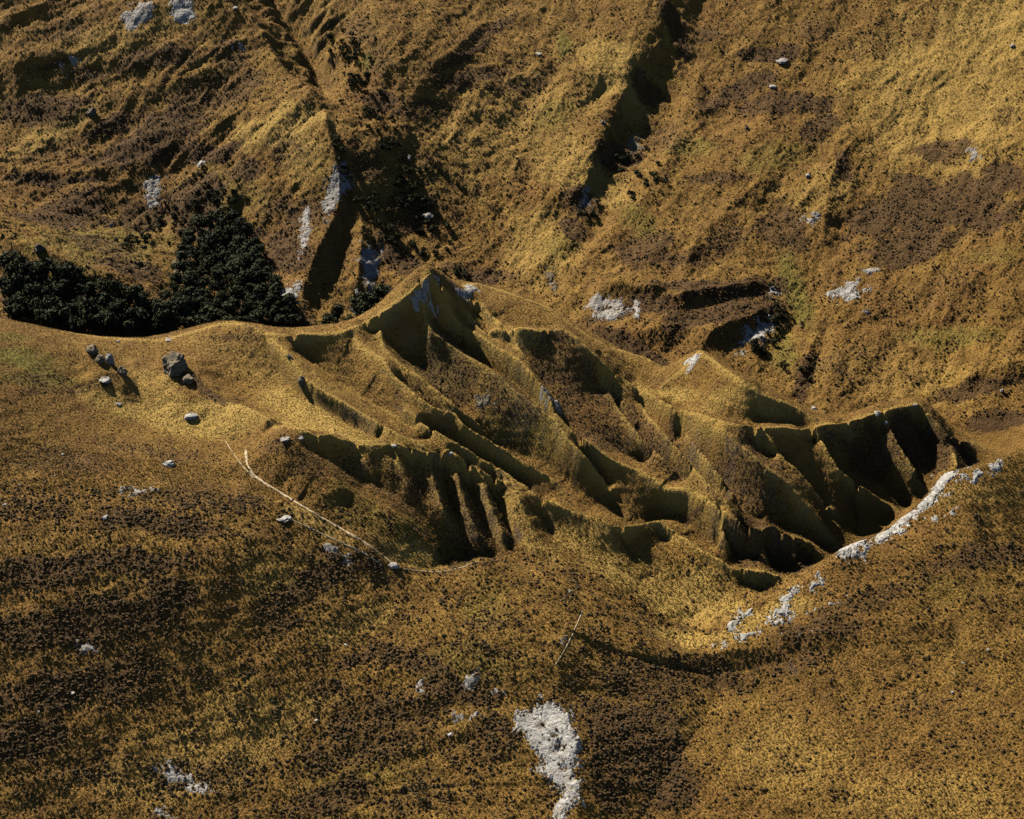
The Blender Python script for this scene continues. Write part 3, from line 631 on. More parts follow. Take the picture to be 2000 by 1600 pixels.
# ------------------------------------------------------------------ rock slabs that break through the turf, each following the ground
def slab(poly, label, mat=MR_PALE, amp=1.6, hole=0.55, name='rock_outcrop', cat='rock', group=None, ymin=480, ymax=1320, strat=0.6, thin=0.0):
    hole -= thin
    W = np.array([place(u, v, ymin, ymax)[:2] for u, v in poly])
    c0 = np.median(W, 0); far_ = np.hypot(*(W-c0).T) > 130
    W = W[~far_]
    if len(W) < 3: print('slab lost', label); return
    (x0, y0), (x1, y1) = W.min(0)-1.5, W.max(0)+1.5
    r = max(0.3, c0[1]*0.00052*0.9); r = max(r, math.sqrt((x1-x0)*(y1-y0)/90000))
    nx = int((x1-x0)/r)+2; ny = int((y1-y0)/r)+2
    gx, gy = np.meshgrid(np.linspace(x0, x1, nx), np.linspace(y0, y1, ny))
    # signed distance to the outline
    D = np.full(gx.shape, 1e9)
    for i in range(len(W)):
        a, b = W[i], W[(i+1) % len(W)]; L2 = ((b-a)**2).sum()+1e-9
        t = np.clip(((gx-a[0])*(b[0]-a[0])+(gy-a[1])*(b[1]-a[1]))/L2, 0, 1)
        D = np.minimum(D, np.hypot(gx-a[0]-t*(b[0]-a[0]), gy-a[1]-t*(b[1]-a[1])))
    D = np.where(inpoly(gx, gy, [tuple(p) for p in W]), D, -D)
    sz = min(8.0, 0.5*min(x1-x0, y1-y0))
    rag = fbm(gx, gy, max(1.2, sz*0.8), 4, 301+int(poly[0][0]) % 50)
    st = fbm(gx*0.9+gy*0.5, gy*0.35-gx*0.2, 2.2, 3, 310, ridged=True)
    hole = hole-0.34; e = np.clip(D/(sz*0.5), -1.5, 1)+rag*1.0-(1-hole)+st*0.5*strat+0.35*vnoise(gx/0.9, gy/0.9, 333)
    off = np.clip(e, -1, 0.6)*0.5*min(1, amp)+np.where(e > 0, (np.clip(st, -0.3, 1)*strat+rag*0.25)*amp*0.22, 0)
    z = samp(COARSE, gx, gy)+0.25+off
    keep = (e > -0.35)
    q = keep[:-1, :-1] | keep[1:, :-1] | keep[:-1, 1:] | keep[1:, 1:]
    idx = np.arange(nx*ny).reshape(ny, nx)
    F = np.stack([idx[:-1, :-1][q], idx[:-1, 1:][q], idx[1:, 1:][q], idx[1:, :-1][q]], 1)
    if len(F) == 0: print('slab empty', label); return
    # underside: the same outline sunk into the hill, so the slab is a solid body
    n = nx*ny; top = np.stack([gx.ravel(), gy.ravel(), z.ravel()], 1); bot = top.copy(); bot[:, 2] -= 2.5
    ed = {}
    for f in F:
        for k in range(4):
            a, b = int(f[k]), int(f[(k+1) % 4])
            if (b, a) in ed: del ed[(b, a)]
            else: ed[(a, b)] = 1
    side = np.array([[b, a, a+n, b+n] for a, b in ed], np.int32)
    AF_ = np.concatenate([F, F[:, ::-1]+n, side]); used = np.unique(AF_); mp = np.full(2*n, -1); mp[used] = np.arange(len(used))
    co = np.concatenate([top, bot])[used]; c = co.mean(0); c[2] = co[:, 2].min()
    me = mesh_from(name, co-c, mp[AF_], mat, False)
    o = newobj(name, me); o.location = c; tag(o, label, cat, group); return o

V2_, F2_ = ico(3); V3_, F3_ = ico(4)
def boulder(u, v, w, h, label, mat=MR_PALE, seed=1, name='boulder', cat='rock', group=None, ymin=480, ymax=1320, sub=3, sink=0.3, depth=1.0):
    """w, h in picture pixels"""
    p = place(u, v+h*0.3, ymin, ymax); k = p[1]/FPX*0.92; sink = 0.55; R = np.array([w*k/2, w*k/2*depth, h*k/2])
    V, F = (V2_, F2_) if sub == 3 else (V3_, F3_)
    rs = np.random.default_rng(seed); q = V.copy()
    for _ in range(9):                          # flat fracture faces
        d = rs.normal(size=3); d /= np.linalg.norm(d); t = rs.uniform(0.55, 0.85); s_ = q@d
        q -= np.outer(np.maximum(s_-t, 0)*0.9, d)
    q *= (1+0.30*n3(q+seed, 0.6, seed)+0.16*n3(q+seed, 0.22, seed+4))[:, None]
    a = rs.uniform(0, 6.28); R2 = np.array([[math.cos(a), -math.sin(a), 0], [math.sin(a), math.cos(a), 0], [0, 0, 1]])
    q = (q@R2.T)*R*1.15
    me = mesh_from(name, q, F, mat, False); o = newobj(name, me); o.location = (p[0], p[1], p[2]+R[2]*(1-sink)-0.2); tag(o, label, cat, group); return o

S = slab
S([(236,30),(262,5),(300,0),(304,22),(278,55),(246,68)], 'long grey rock slip at the top edge left of the pale patch', MR_GREY)
S([(338,-8),(374,-8),(380,30),(350,42),(332,28)], 'pale blue grey rock patch cut off by the top edge of the picture', MR_PALE, hole=0.9)
S([(116,118),(140,106),(166,112),(160,132),(135,138),(112,150)], 'small grey rock patch among brown heath high on the upper left slope', MR_GREY, hole=0.35)
S([(452,84),(474,82),(480,98),(462,106)], 'small rock patch near the upper left ridge crest', MR_GREY, hole=0.5)
S([(276,366),(296,336),(326,330),(322,360),(306,408),(284,400)], 'broken pale scree above the dark forest on the left slope', MR_GREY, hole=0.55)
S([(340,520),(348,480),(352,488),(344,545)], 'thin pale scree chute running down into the forest', MR_GREY, hole=0.7)
S([(380,318),(395,306),(400,322),(386,330)], 'tiny white rock spot on the slope above the forest scree', MR_PALE)
S([(630,372),(648,335),(668,318),(690,350),(668,385),(640,432),(628,420)], 'layered grey rock slab at the top of the dark buttress', MR_GREY, hole=0.8)
S([(588,420),(603,404),(610,440),(598,490),(586,505)], 'narrow pale rock streak on the left flank of the buttress', MR_GREY, hole=0.9)
S([(544,574),(582,548),(584,588),(556,606)], 'bright white rock slab at the foot of the buttress beside the forest', MR_PALE, hole=1.0)
S([(698,484),(742,476),(744,520),(730,572),(710,562)], 'brownish grey scree fan left of the middle peak', MR_GREY, hole=0.75)
S([(684,610),(698,570),(706,575),(698,614)], 'small white rock wedge above the trees left of the peak', MR_PALE, hole=1.0)
S([(1048,592),(1062,536),(1082,520),(1086,575)], 'dark vertical crag at the bottom of the long far spur', MR_DARK, hole=0.7)
S([(1142,602),(1160,574),(1212,572),(1240,604),(1200,628),(1160,622)], 'pale crag broken into blocks right of the long far spur', MR_GREY, hole=0.6)
S([(1236,585),(1252,592),(1250,622),(1238,625)], 'thin grey rock rib beside the dark hollow on the far slope', MR_GREY, hole=0.7)
S([(1608,572),(1645,556),(1678,545),(1702,566),(1668,590),(1620,588)], 'pale scree patch in the middle of the right far slope', MR_PALE, hole=0.5)
S([(1660,530),(1700,518),(1740,528),(1710,536)], 'jagged pale rock edge just above the scree patch on the right far slope', MR_GREY, hole=0.4)
S([(1672,620),(1720,585),(1735,590),(1690,632)], 'faint scattered stones below the scree patch on the right far slope', MR_GREY, hole=0.2)
S([(1452,642),(1500,620),(1514,628),(1486,672),(1458,668)], 'white scree tongue in the upper part of the creek cut', MR_PALE, hole=0.85)
S([(1388,706),(1430,692),(1456,664),(1450,694),(1420,716)], 'white scree at the bottom of the creek cut behind the pyramid', MR_PALE, hole=0.85)
S([(1888,292),(1908,286),(1916,306),(1898,312)], 'small grey crag near the right edge of the far slope', MR_GREY, hole=0.8)
S([(1564,420),(1600,414),(1604,440),(1576,442)], 'grey crag beside the narrow shaded gully on the right far slope', MR_GREY, hole=0.4)
S([(1500,560),(1520,555),(1524,580),(1504,580)], 'small rock patch above the creek cut', MR_GREY, hole=0.5)
S([(1225,275),(1250,250),(1262,290),(1235,310)], 'dark rock in the gully right of the long far spur', MR_DARK, hole=0.5)
S([(1125,385),(1150,360),(1155,400),(1130,400)], 'grey rock low in the gully of the long far spur', MR_GREY, hole=0.4)
M_ = dict(ymin=600, ymax=830)
S([(808,586),(828,556),(842,535),(852,540),(842,566),(818,596)], 'pale rocky edge along the left side of the middle peak', MR_GREY, amp=1.0, hole=0.8, **M_)
S([(888,572),(915,557),(935,558),(940,568),(905,580)], 'pale rock on the crest just right of the middle peak', MR_GREY, amp=1.0, hole=0.7, **M_)
S([(1052,756),(1072,766),(1102,800),(1094,812),(1070,792)], 'thin pale scree strip in the central hollow', MR_GREY, amp=1.0, hole=0.5, **M_)
S([(1345,704),(1358,692),(1364,704),(1346,728),(1340,724)], 'short white rock edge on the left corner of the pyramid', MR_PALE, amp=0.9, hole=0.8, **M_)
S([(925,772),(960,762),(965,800),(935,805)], 'brown grey scree in the hollow under the central spur', MR_DARK, amp=0.8, hole=0.3, **M_)
R_M = dict(ymin=560, ymax=720, thin=0.2)
RIMG = None
S([(1422,1240),(1436,1196),(1466,1192),(1452,1216),(1430,1248)], 'first white crag at the low left end of the foreground rim', MR_PALE, amp=3.0, hole=1.0, **R_M)
S([(1505,1212),(1526,1166),(1556,1146),(1562,1158),(1540,1192),(1518,1214)], 'tall white rock streak on the lower part of the foreground rim', MR_PALE, amp=2.4, hole=1.0, **R_M)
S([(1572,1150),(1600,1122),(1610,1130),(1588,1154)], 'small white crag on the rim beside the deepest valley', MR_PALE, amp=2.2, hole=1.0, **R_M)
S([(1636,1098),(1652,1068),(1682,1058),(1680,1078),(1652,1108)], 'white crag halfway up the foreground rim', MR_PALE, amp=2.6, hole=1.0, **R_M)
S([(1684,1064),(1728,1040),(1748,1020),(1792,1012),(1764,1032),(1735,1052),(1690,1072)], 'long pale rock band on the upper middle of the foreground rim', MR_PALE, amp=1.8, hole=0.9, **R_M)
S([(1776,1010),(1820,962),(1846,928),(1872,934),(1838,968),(1806,1008)], 'highest jagged white crag on the foreground rim', MR_PALE, amp=3.2, hole=1.0, **R_M)
S([(1870,938),(1900,924),(1958,899),(1966,906),(1912,934),(1880,946)], 'thin white edge of rim leading to the right border', MR_PALE, amp=1.6, hole=0.9, **R_M)
S([(1388,1260),(1450,1238),(1552,1204),(1548,1214),(1462,1247),(1402,1266)], 'flat white rock strip along the lower rim path', MR_PALE, amp=1.0, hole=0.8, **R_M)
S([(1812,1014),(1850,992),(1888,962),(1932,922),(1912,960),(1872,1002),(1826,1022)], 'streaky pale scree on the grassy wall under the upper rim', MR_PALE, amp=0.9, hole=0.3, **R_M)
S([(1552,1200),(1600,1184),(1662,1158),(1650,1180),(1600,1198)], 'broken pale stones on the slope right of the lower rim', MR_GREY, amp=0.8, hole=0.35, **R_M)
S([(1480,1250),(1540,1236),(1620,1230),(1560,1252)], 'faint stony terraces below the lower rim', MR_GREY, amp=0.7, hole=0.1, **R_M)
N_ = dict(ymin=480, ymax=680)
S([(1000,1398),(1060,1362),(1092,1366),(1118,1400),(1132,1440),(1139,1500),(1124,1560),(1100,1612),(1068,1612),(1092,1548),(1056,1525),(1046,1472),(1006,1424)], 'large white rock slip at the bottom centre of the near hillside', MR_PALE, amp=1.8, hole=0.72, **N_)
S([(902,1352),(916,1292),(946,1300),(936,1350)], 'white streaked rock patch upper left of the large white slip', MR_GREY, amp=1.0, hole=0.35, **N_)
S([(955,1352),(978,1338),(985,1352),(965,1364)], 'small pale patch between two larger white rock patches', MR_GREY, amp=0.9, hole=0.6, **N_)
S([(882,1392),(935,1390),(940,1408),(890,1414)], 'flat grey stone band left of the large white slip', MR_GREY, amp=0.8, hole=0.3, **N_)
S([(806,1332),(828,1322),(830,1352),(806,1356)], 'small curled pale slip on the near hillside left of centre', MR_GREY, amp=0.8, hole=0.4, **N_)
S([(282,1490),(350,1480),(432,1540),(400,1562),(310,1532)], 'broad broken scree near the bottom left', MR_GREY, amp=0.9, hole=0.15, **N_)
S([(295,1575),(345,1570),(350,1612),(300,1612)], 'pale stony patch touching the bottom edge at the left', MR_GREY, amp=0.9, hole=0.15, **N_)
S([(140,1248),(175,1245),(195,1272),(160,1282)], 'cluster of pale stones on the dark lower left slope', MR_GREY, amp=1.0, hole=0.3, **N_)
S([(215,958),(255,948),(330,956),(300,970),(240,970)], 'line of pale stones across the left of the near hillside', MR_GREY, amp=0.8, hole=0.2, **N_)
S([(620,1050),(690,1075),(700,1110),(640,1090)], 'grey stony ground just below the track', MR_GREY, amp=0.7, hole=0.1, **N_)
S([(1080,1290),(1100,1235),(1112,1240),(1095,1300)], 'faint white stone streak above the large white slip', MR_GREY, amp=0.6, hole=0.2, **N_)
B = boulder
L_ = dict(ymin=600, ymax=800)
B(345,706,52,56,'big rough brown rock knob standing on the left basin slope', MR_DARK, 3, 'boulder', sub=4, **L_)
B(370,738,26,22,'lower rock step just below the big brown knob', MR_DARK, 4, 'boulder', **L_)
B(215,700,20,34,'upright grey rock on the left ridge with a pale top', MR_GREY, 5, 'boulder', **L_)
B(238,722,22,26,'squat brown rock at the lower end of the left rocky rib', MR_DARK, 6, 'boulder', **L_)
B(182,682,26,26,'dark rock at the upper end of the left rocky rib', MR_DARK, 7, 'boulder', **L_)
B(196,700,22,22,'dark rock in the middle of the left rocky rib', MR_DARK, 8, 'boulder', **L_)
B(205,741,24,14,'bright white boulder beside the left rocky rib', MR_PALE, 9, **L_)
B(374,812,28,13,'bright white flat boulder at the lip of the basin', MR_PALE, 10, **L_)
B(231,787,14,7,'small white boulder between the two bright white ones', MR_PALE, 11, **L_)
B(590,742,20,26,'dark rock tooth on the spur right of the basin', MR_DARK, 12, 'boulder', **L_)
B(565,694,12,10,'small dark rock higher on the spur right of the basin', MR_DARK, 13, 'boulder', **L_)
B(558,856,22,9,'grey rock at the left end of the dark cliff edge', MR_GREY, 14, **L_)
B(588,854,14,8,'small grey rock on the dark cliff edge', MR_GREY, 15, **L_)
B(770,868,14,7,'pale rock on the middle of the dark cliff edge', MR_PALE, 16, **L_)
B(880,884,12,8,'pale rock on the right corner of the dark cliff edge', MR_PALE, 17, **L_)
B(330,662,16,7,'pale rock on the left skyline above the forest', MR_PALE, 18, **L_)
B(232,666,10,5,'tiny pale rock on the skyline left of the saddle', MR_PALE, 19, **L_)
B(1590,796,14,9,'pale rock on the skyline right of the pyramid', MR_PALE, 20, **L_)
B(1713,806,14,12,'pale rock at the left end of the right skyline crags', MR_PALE, 21, **L_)
B(1730,824,10,9,'pale rock just below the right skyline crags', MR_PALE, 22, **L_)
B(1787,790,12,7,'pale rock on the highest right skyline crag', MR_PALE, 23, **L_)
B(1112,1152,12,6,'pale stones where the tracks meet on the rim', MR_PALE, 24, **N_)
B(556,1010,30,8,'long white rock beside the upper track', MR_PALE, 25, **N_)
B(768,1103,22,14,'white rock where the track reaches the rim', MR_PALE, 26, **N_)
for i, (u, v, w_, lab) in enumerate([(40,945,7,'small white stone near the left edge below the rocky rib'),(122,886,8,'small white stone on the left hillside'),(330,903,26,'low pale rock in the grass left of the track'),
        (107,928,6,'tiny white stone on the left hillside'),(205,1009,16,'grey rock lying in the left heath'),(10,985,10,'white stone by the left edge'),
        (142,1352,12,'white rock on the dark lower left slope'),(75,1388,9,'small white rock at the foot of the dark lower left slope'),(675,1258,10,'pale stone at the top of a curved bank near centre left'),
        (1881,1294,9,'round pale boulder on the right hillside'),(1930,1267,9,'pale boulder right of the round one on the right hillside'),(1860,1351,9,'lowest pale boulder on the right hillside'),(1864,1314,6,'tiny pale stone on the right hillside'),
        (618,1405,12,'pale stone in the grass at the lower centre left'),(880,1432,14,'grey rock left of the large white slip'),(255,1265,7,'small stone on the lower left slope')]):
    B(u, v, w_, w_*0.6, lab, MR_PALE if i % 3 else MR_GREY, 40+i, group=None, **(N_ if v > 850 else L_))
for i, (u, v, w_, h_, lab, m_) in enumerate([(180,218,18,20,'dark rock overhanging a small hollow on the upper left slope',MR_DARK),(1178,238,14,14,'dark boulder in the gully of the long far spur',MR_DARK),(1578,342,10,8,'pale blue boulder on the right far slope',MR_PALE),
        (1458,248,8,14,'dark standing stone on the far slope',MR_DARK),(1510,168,16,8,'pale boulder high on the far slope',MR_PALE),(1530,118,24,12,'grey rock cluster high on the far slope',MR_GREY),(1052,104,16,5,'flat white stone on the upper central far slope',MR_PALE),
        (1978,88,9,9,'pale boulder near the top right corner',MR_PALE),(460,14,12,6,'white boulder on the top left ridge crest',MR_PALE),(217,438,7,9,'white stone in the shaded notch on the left slope',MR_PALE),(78,482,22,20,'dark rock in the notch above the small wooded ridge',MR_DARK),
        (1957,762,8,12,'pale stone at the right edge of the far slope',MR_PALE),(800,308,10,14,'grey rock in the creek bed',MR_GREY),(835,420,24,12,'grey rock where the creek leaves the shrubs',MR_GREY)]):
    B(u, v, w_, h_, lab, m_, 80+i, ymin=880, ymax=1320)
print('rocks', round(time.time()-T0, 1))

# ------------------------------------------------------------------ track: a worn strip of pale ground
MP, ntp, bp = new_mat('worn_ground')
np_ = noise(ntp, geo(ntp), 0.8, 4); ntp.links.new(mix(ntp, mapr(ntp, np_, 0.35, 0.65), (0.24, 0.17, 0.075), (0.42, 0.35, 0.24)), bp.inputs['Base Color'])
def track(pix, wid, ymin=560, ymax=720):
    pl = smooth_line(pix, 6); W = np.array([hit(u, v, COARSE, 0, ymin, ymax)[:2] for u, v in pl])
    ok = np.ones(len(W), bool); ok[1:] = np.hypot(*(W[1:]-W[:-1]).T) < 25; W = W[ok]
    for _ in range(2): W[1:-1] = 0.5*W[1:-1]+0.25*(W[:-2]+W[2:])
    T = np.gradient(W, axis=0); T /= np.linalg.norm(T, axis=1)[:, None]+1e-9; Nn = np.stack([-T[:, 1], T[:, 0]], 1)
    co = []; n = len(W); wv = wid*(0.75+0.5*vnoise(np.arange(n)/3.0, np.zeros(n)+wid*7, 5)); m = 5
    for k in range(m):
        f = (k/(m-1)-0.5); p = W+Nn*(f*wv)[:, None]; z = samp(COARSE, p[:, 0], p[:, 1])+0.42-0.5*abs(f)**2*2
        co.append(np.column_stack([p, z]))
    co = np.array(co).transpose(1, 0, 2).reshape(-1, 3); F = [[i*m+k, i*m+k+1, (i+1)*m+k+1, (i+1)*m+k] for i in range(n-1) for k in range(m-1)]
    o = newobj('path', mesh_from('path', co, F, MP, True)); o['kind'] = 'structure'
track([(480,880),(482,905),(490,922),(510,940),(550,964),(600,995),(655,1027),(708,1058),(745,1084),(768,1103)], 1.1)
track([(768,1106),(800,1114),(860,1118),(905,1108),(935,1098)], 0.7)
track([(440,862),(465,900),(495,935)], 0.4)
track([(550,1007),(600,1030),(655,1056),(708,1080),(746,1104)], 0.6)
track([(1138,1195),(1125,1225),(1108,1262),(1085,1300)], 0.6, 520, 640)

# ------------------------------------------------------------------ trees
def leaf_mat(name, a, b_c):
    m, nt, b = new_mat(name); p = geo(nt); oi = N(nt, 'ShaderNodeObjectInfo')
    f = noise(nt, p, 0.9, 2); c = mix(nt, f, a, b_c); c = mix(nt, mth(nt, 'MULTIPLY', oi.outputs['Random'], 0.5), c, (0.045, 0.050, 0.016))
    nt.links.new(c, b.inputs['Base Color']); return m
ML = leaf_mat('beech_leaves', (0.014, 0.018, 0.009), (0.058, 0.058, 0.026))
MS = leaf_mat('shrub_leaves', (0.014, 0.016, 0.007), (0.045, 0.040, 0.014))
MB_, ntb, bb = new_mat('bark'); bb.inputs['Base Color'].default_value = (0.07, 0.055, 0.04, 1)
def tube(p0, p1, r0, r1, k=6):
    p0 = np.array(p0, float); p1 = np.array(p1, float); d = p1-p0; d /= np.linalg.norm(d); a = np.cross(d, [0.3, 0.9, 0.1]); a /= np.linalg.norm(a); b = np.cross(d, a)
    t = np.arange(k)*2*math.pi/k; c = np.cos(t)[:, None]*a+np.sin(t)[:, None]*b
    V = np.concatenate([p0+c*r0, p1+c*r1]); F = [[i, (i+1) % k, k+(i+1) % k, k+i] for i in range(k)]; return V, np.array(F)
def join(parts):
    V = []; F = []; n = 0
    for v, f in parts: V.append(v); F.append(f+n); n += len(v)
    return np.concatenate(V), np.concatenate(F)
def crown_mesh(name, seed, R, Hh, z0, lobes, leaves, ls, mat):
    rs = np.random.default_rng(seed); C_ = []
    for i in range(lobes):
        a = rs.uniform(0, 6.28); rr = R*0.62*math.sqrt(rs.uniform(0.02, 1)); zz = z0+Hh*rs.uniform(0.2, 0.8)*(1-0.35*(rr/R)**2)
        C_.append((rr*math.cos(a), rr*math.sin(a), zz, R*rs.uniform(0.28, 0.5)))
    V = []; F = []; n = 0
    for i in range(leaves):
        c = C_[rs.integers(lobes)]; d = rs.normal(size=3); d[2] = d[2]*0.8+0.25; d /= np.linalg.norm(d)
        p = np.array(c[:3])+d*c[3]*rs.uniform(0.55, 1.08)*np.array([1, 1, 0.8])
        nrm = d+rs.normal(size=3)*0.6; nrm /= np.linalg.norm(nrm); t = np.cross(nrm, rs.normal(size=3)); t /= np.linalg.norm(t); b = np.cross(nrm, t)
        s1 = ls*rs.uniform(0.6, 1.3); s2 = s1*rs.uniform(0.5, 0.9)
        V += [p-t*s1, p-b*s2+nrm*0.1*s1, p+t*s1, p+b*s2]; F.append([n, n+1, n+2, n+3]); n += 4
    return mesh_from(name, V, F, mat, False)
def make_tree(i):
    rs = np.random.default_rng(100+i); r = bpy.data.objects.new('beech_tree', None); link(r)
    parts = [tube((0, 0, -0.8), (0.2, 0.1, 3.0), 0.36, 0.27), tube((0.2, 0.1, 3.0), (0.1, -0.1, 7.0), 0.27, 0.12)]
    for k in range(6):
        a = k*1.05+rs.uniform(0, 0.5); z = rs.uniform(2.4, 5); parts.append(tube((0.15, 0, z), (math.cos(a)*2.7, math.sin(a)*2.7, z+rs.uniform(1, 2.2)), 0.14, 0.04, 4))
    v, f = join(parts); newobj('trunk', mesh_from('trunk', v, f, MB_, True), r)
    newobj('crown', crown_mesh('crown', 200+i, 4.0, 7.0, 2.2, 13, 900, 0.42, ML), r); return r
protos = [make_tree(i) for i in range(4)]
def copy_tree(o, parent=None):
    c = o.copy(); SC.collection.objects.link(c); c.parent = parent
    for ch in o.children: copy_tree(ch, c)
    return c
used_p = [False]*4
def put_tree(u, v, sc_, label, group, ymin=880, ymax=1150):
    i = int(RNG.integers(4)); p = place(u, v, ymin, ymax)
    o = protos[i] if not used_p[i] else copy_tree(protos[i]); used_p[i] = True
    o.location = (p[0], p[1], p[2]-0.2); o.rotation_euler = (0, 0, RNG.uniform(0, 6.28)); s1 = sc_*RNG.uniform(0.75, 1.2)
    o.scale = (s1*RNG.uniform(0.9, 1.15), s1*RNG.uniform(0.9, 1.15), s1*RNG.uniform(0.85, 1.2)); tag(o, label, 'tree', group); return p
FOREST = [([(0,505),(60,525),(160,548),(240,575),(300,605),(338,640),(340,668),(220,668),(0,630)], 26, 15, 'dark beech tree in the wood on the near side of the small left ridge', 'beech trees in the left wood'),
          ([(350,530),(352,490),(400,445),(445,432),(500,470),(515,530),(565,590),(600,655),(500,655),(440,650),(345,665),(300,655),(305,600),(330,585)], 26, 15, 'dark beech tree in the wood filling the hollow below the left scree', 'beech trees in the hollow wood'),
          ([(632,656),(660,630),(700,605),(745,588),(775,575),(770,600),(700,645)], 24, 13, 'dark beech tree in the narrow strip of wood left of the peak', 'beech trees left of the peak')]
nt_count = 0; TR = []
for poly, du, dv, lab, grp in FOREST:
    us = [p[0] for p in poly]; vs = [p[1] for p in poly]; row = 0
    for v in np.arange(min(vs), max(vs), dv):
        row += 1
        for u in np.arange(min(us)+(row % 2)*du/2, max(us), du):
            uu = u+RNG.uniform(-7, 7); vv = v+RNG.uniform(-4, 4)
            if inpoly(np.array(uu), np.array(vv), poly): TR.append((uu, vv, lab, grp))
print('trees', len(TR))
for uu, vv, lab, grp in TR: put_tree(uu, vv, 1.25, lab, grp)

# ------------------------------------------------------------------ single shrubs one can pick out
SHR = []
for i in range(3):
    r = link(bpy.data.objects.new('shrub', None)); v, f = join([tube((0, 0, -0.4), (0.1, 0, 0.8), 0.12, 0.07, 5), tube((0, 0, 0), (0.5, 0.3, 0.9), 0.08, 0.04, 4)])
    newobj('stem', mesh_from('stem', v, f, MB_, True), r); newobj('foliage', crown_mesh('foliage', 300+i, 1.5, 1.9, 0.1, 7, 260, 0.22, MS), r); SHR.append(r)
su = [False]*3
def put_shrub(u, v, s_, label, group, ymin=880, ymax=1320):
    i = int(RNG.integers(3)); p = place(u, v, ymin, ymax); o = SHR[i] if not su[i] else copy_tree(SHR[i]); su[i] = True
    o.location = (p[0], p[1], p[2]); o.rotation_euler = (0, 0, RNG.uniform(0, 6.28)); s1 = s_*RNG.uniform(0.7, 1.3); o.scale = (s1, s1, s1*RNG.uniform(0.8, 1.15)); tag(o, label, 'shrub', group)
def strip(pix, n, spread, s_, label, group, **k):
    pl = smooth_line(pix, 10)
    for i in range(n):
        q = pl[int(RNG.integers(len(pl)))]; put_shrub(q[0]+RNG.normal(0, spread), q[1]+RNG.normal(0, spread*0.7), s_, label, group, **k)
strip([(650,60),(690,130),(720,200),(760,280),(790,330)], 60, 20, 1.5, 'dark shrub along the upper creek right of the left ridge', 'shrubs along the upper creek')
strip([(790,330),(810,400),(850,470),(880,540)], 50, 24, 1.6, 'dark shrub along the lower creek behind the peak', 'shrubs along the lower creek')
strip([(640,260),(680,320),(720,400),(770,470)], 26, 8, 1.7, 'dark shrub on the shaded side of the thin ridge rib', 'shrubs on the ridge rib')
strip([(380,350),(430,400),(350,420),(300,450),(240,480),(330,480)], 70, 26, 1.5, 'dark shrub on the open slope above the forest', 'shrubs above the forest')
strip([(1200,330),(1240,290),(1270,340),(1150,430)], 26, 12, 1.6, 'dark shrub in the gully beside the long far spur', 'shrubs in the long gully')
strip([(1500,560),(1530,620),(1480,680),(1570,740)], 30, 12, 1.4, 'dark shrub around the creek cut behind the pyramid', 'shrubs by the creek cut')
put_shrub(826, 1568, 1.6, 'single round green shrub at the bottom edge left of centre', None, 480, 640)
print('shrubs', round(time.time()-T0, 1))

# ------------------------------------------------------------------ ground cover nobody could count
def scatter(name, n, y0, y1, dens, tv, tf, rmin, rmax, mat, label, cat, flat=1.0, amax=0.345):
    out = []
    tot = 0; P_ = []
    while tot < n:
        m = n*3; y = np.sqrt(RNG.uniform(y0**2, y1**2, m)); a = RNG.uniform(-amax, amax, m); x = a*y
        fa = ((a-A0)/(A1-A0)*(NA-1)).astype(int); fy = (np.log(y/Y0)/math.log(Y1/Y0)*(NY-1)).astype(int)
        k = RNG.uniform(0, 1, m) < dens(x, y, fy, fa); P_.append(np.stack([x[k], y[k]], 1)); tot += k.sum()
        if len(P_) > 12: break
    p = np.concatenate(P_)[:n]; n = len(p); z = samp(H, p[:, 0], p[:, 1])
    r = RNG.uniform(rmin, rmax, n)*(1+0.4*(p[:, 1] > 860)); an = RNG.uniform(0, 6.28, n); ca, sa = np.cos(an), np.sin(an)
    k = len(tv); j = 1+RNG.uniform(-0.28, 0.28, (n, k, 3))
    t = tv[None]*j; q = np.empty((n, k, 3), np.float32)
    q[..., 0] = (t[..., 0]*ca[:, None]-t[..., 1]*sa[:, None])*r[:, None]+p[:, 0:1]; q[..., 1] = (t[..., 0]*sa[:, None]+t[..., 1]*ca[:, None])*r[:, None]+p[:, 1:2]
    q[..., 2] = t[..., 2]*r[:, None]*flat+z[:, None]
    F = (tf[None]+(np.arange(n)*k)[:, None, None]).reshape(-1, tf.shape[1])
    tint = np.repeat(RNG.uniform(0, 1, n), k)
    o = newobj(name, mesh_from(name, q.reshape(-1, 3), F, mat, False, {'tint': tint})); tag(o, label, cat, None, 'stuff'); return o
V1_, F1_ = ico(1); bush_v = V1_.copy(); bush_v[:, 2] = bush_v[:, 2]*0.8+0.35
MBU, ntu, bu = new_mat('heath_leaves')
cu = mix(ntu, attr(ntu, 'tint'), (0.018, 0.011, 0.005), (0.078, 0.040, 0.015)); cu = mix(ntu, mapr(ntu, noise(ntu, geo(ntu), 3.0, 2), 0.4, 0.6, 0, 0.7), cu, (0.030, 0.026, 0.008)); ntu.links.new(cu, bu.inputs['Base Color'])
hb = lambda x, y, j, i: np.clip(0.10+0.9*heath[j, i]+0.5*(fbm(x, y, 9, 2, 401) > 0.25), 0, 1)*np.where(pale[j, i] > 0.5, 0.25, 1)
hn = lambda x, y, j, i: hb(x, y, j, i)*np.where(x < 60, 1, 0.45)
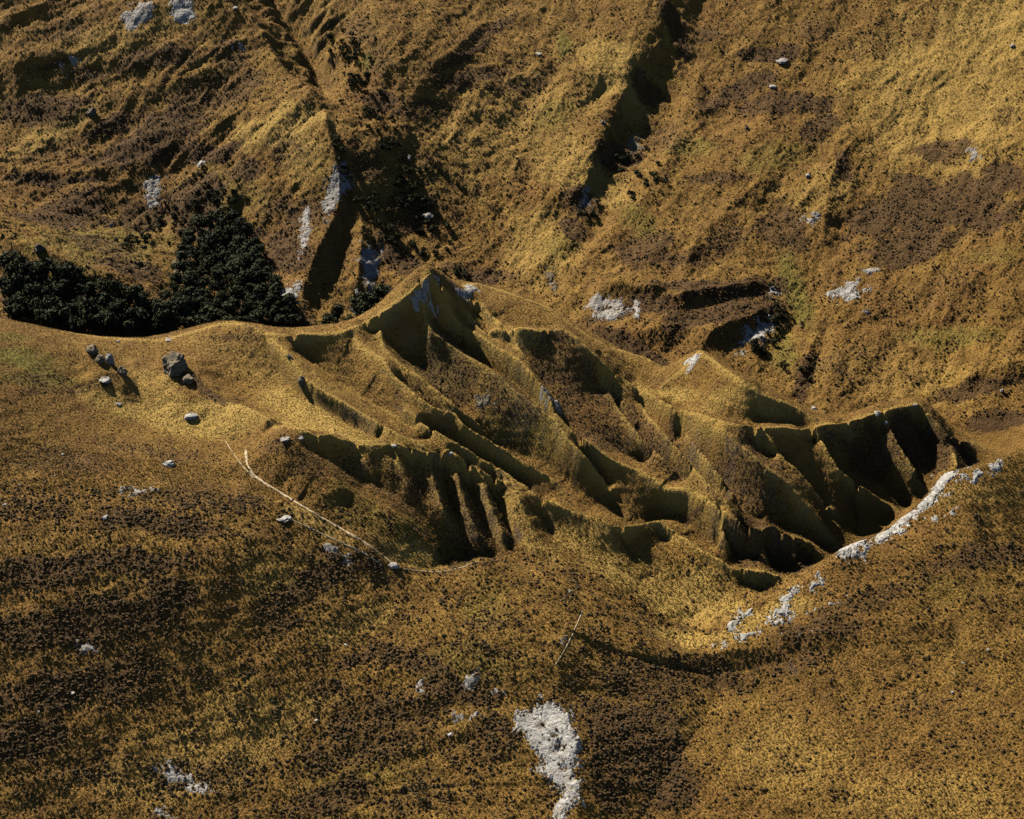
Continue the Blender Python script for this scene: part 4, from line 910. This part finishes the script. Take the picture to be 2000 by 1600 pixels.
scatter('heath', 19000, 485, 640, hn, bush_v, F1_, 0.18, 0.68, MBU, 'dark brown heath bushes dotted over the near hillside', 'heath')
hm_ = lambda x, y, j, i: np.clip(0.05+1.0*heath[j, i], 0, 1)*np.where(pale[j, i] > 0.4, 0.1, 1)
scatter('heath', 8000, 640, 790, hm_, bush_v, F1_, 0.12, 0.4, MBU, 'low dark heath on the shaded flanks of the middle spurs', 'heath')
scatter('heath', 26000, 900, 1300, hb, bush_v, F1_, 0.14, 0.52, MBU, 'dark heath bushes scattered over the far slope', 'heath')
# tussock: a fountain of stiff blades
tv = []; tf = []
for k in range(9):
    a = k*2*math.pi/9+(k % 2)*0.2; r1 = 0.95 if k % 2 else 0.6; h1 = 0.55 if k % 2 else 0.95
    ca, sa = math.cos(a), math.sin(a); w_ = 0.17
    tv += [(-sa*w_, ca*w_, 0), (sa*w_, -ca*w_, 0), (ca*r1, sa*r1, h1)]; tf.append([3*k, 3*k+1, 3*k+2])
tv = np.array(tv, np.float32); tf = np.array(tf, np.int32)
MT, ntt, bt = new_mat('tussock_blades')
ct = mix(ntt, attr(ntt, 'tint'), (0.13, 0.068, 0.012), (0.36, 0.222, 0.058)); ct = mix(ntt, mapr(ntt, noise(ntt, geo(ntt), 0.02, 3), 0.42, 0.6, 0, 0.5), ct, (0.16, 0.085, 0.018)); ntt.links.new(ct, bt.inputs['Base Color'])
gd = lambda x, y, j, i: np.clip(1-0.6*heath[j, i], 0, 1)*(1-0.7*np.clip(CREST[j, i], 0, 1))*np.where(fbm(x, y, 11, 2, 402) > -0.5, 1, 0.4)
scatter('tussock_grass', 140000, 485, 660, gd, tv, tf, 0.22, 0.60, MT, 'golden tussock grass covering the near hillside', 'grass')
scatter('tussock_grass', 170000, 635, 790, gd, tv, tf, 0.18, 0.40, MT, 'golden tussock grass on the middle spurs and basin', 'grass')
scatter('tussock_grass', 130000, 900, 1290, gd, tv, tf, 0.22, 0.5, MT, 'golden tussock grass over the far slope', 'grass')
print('done', round(time.time()-T0, 1))
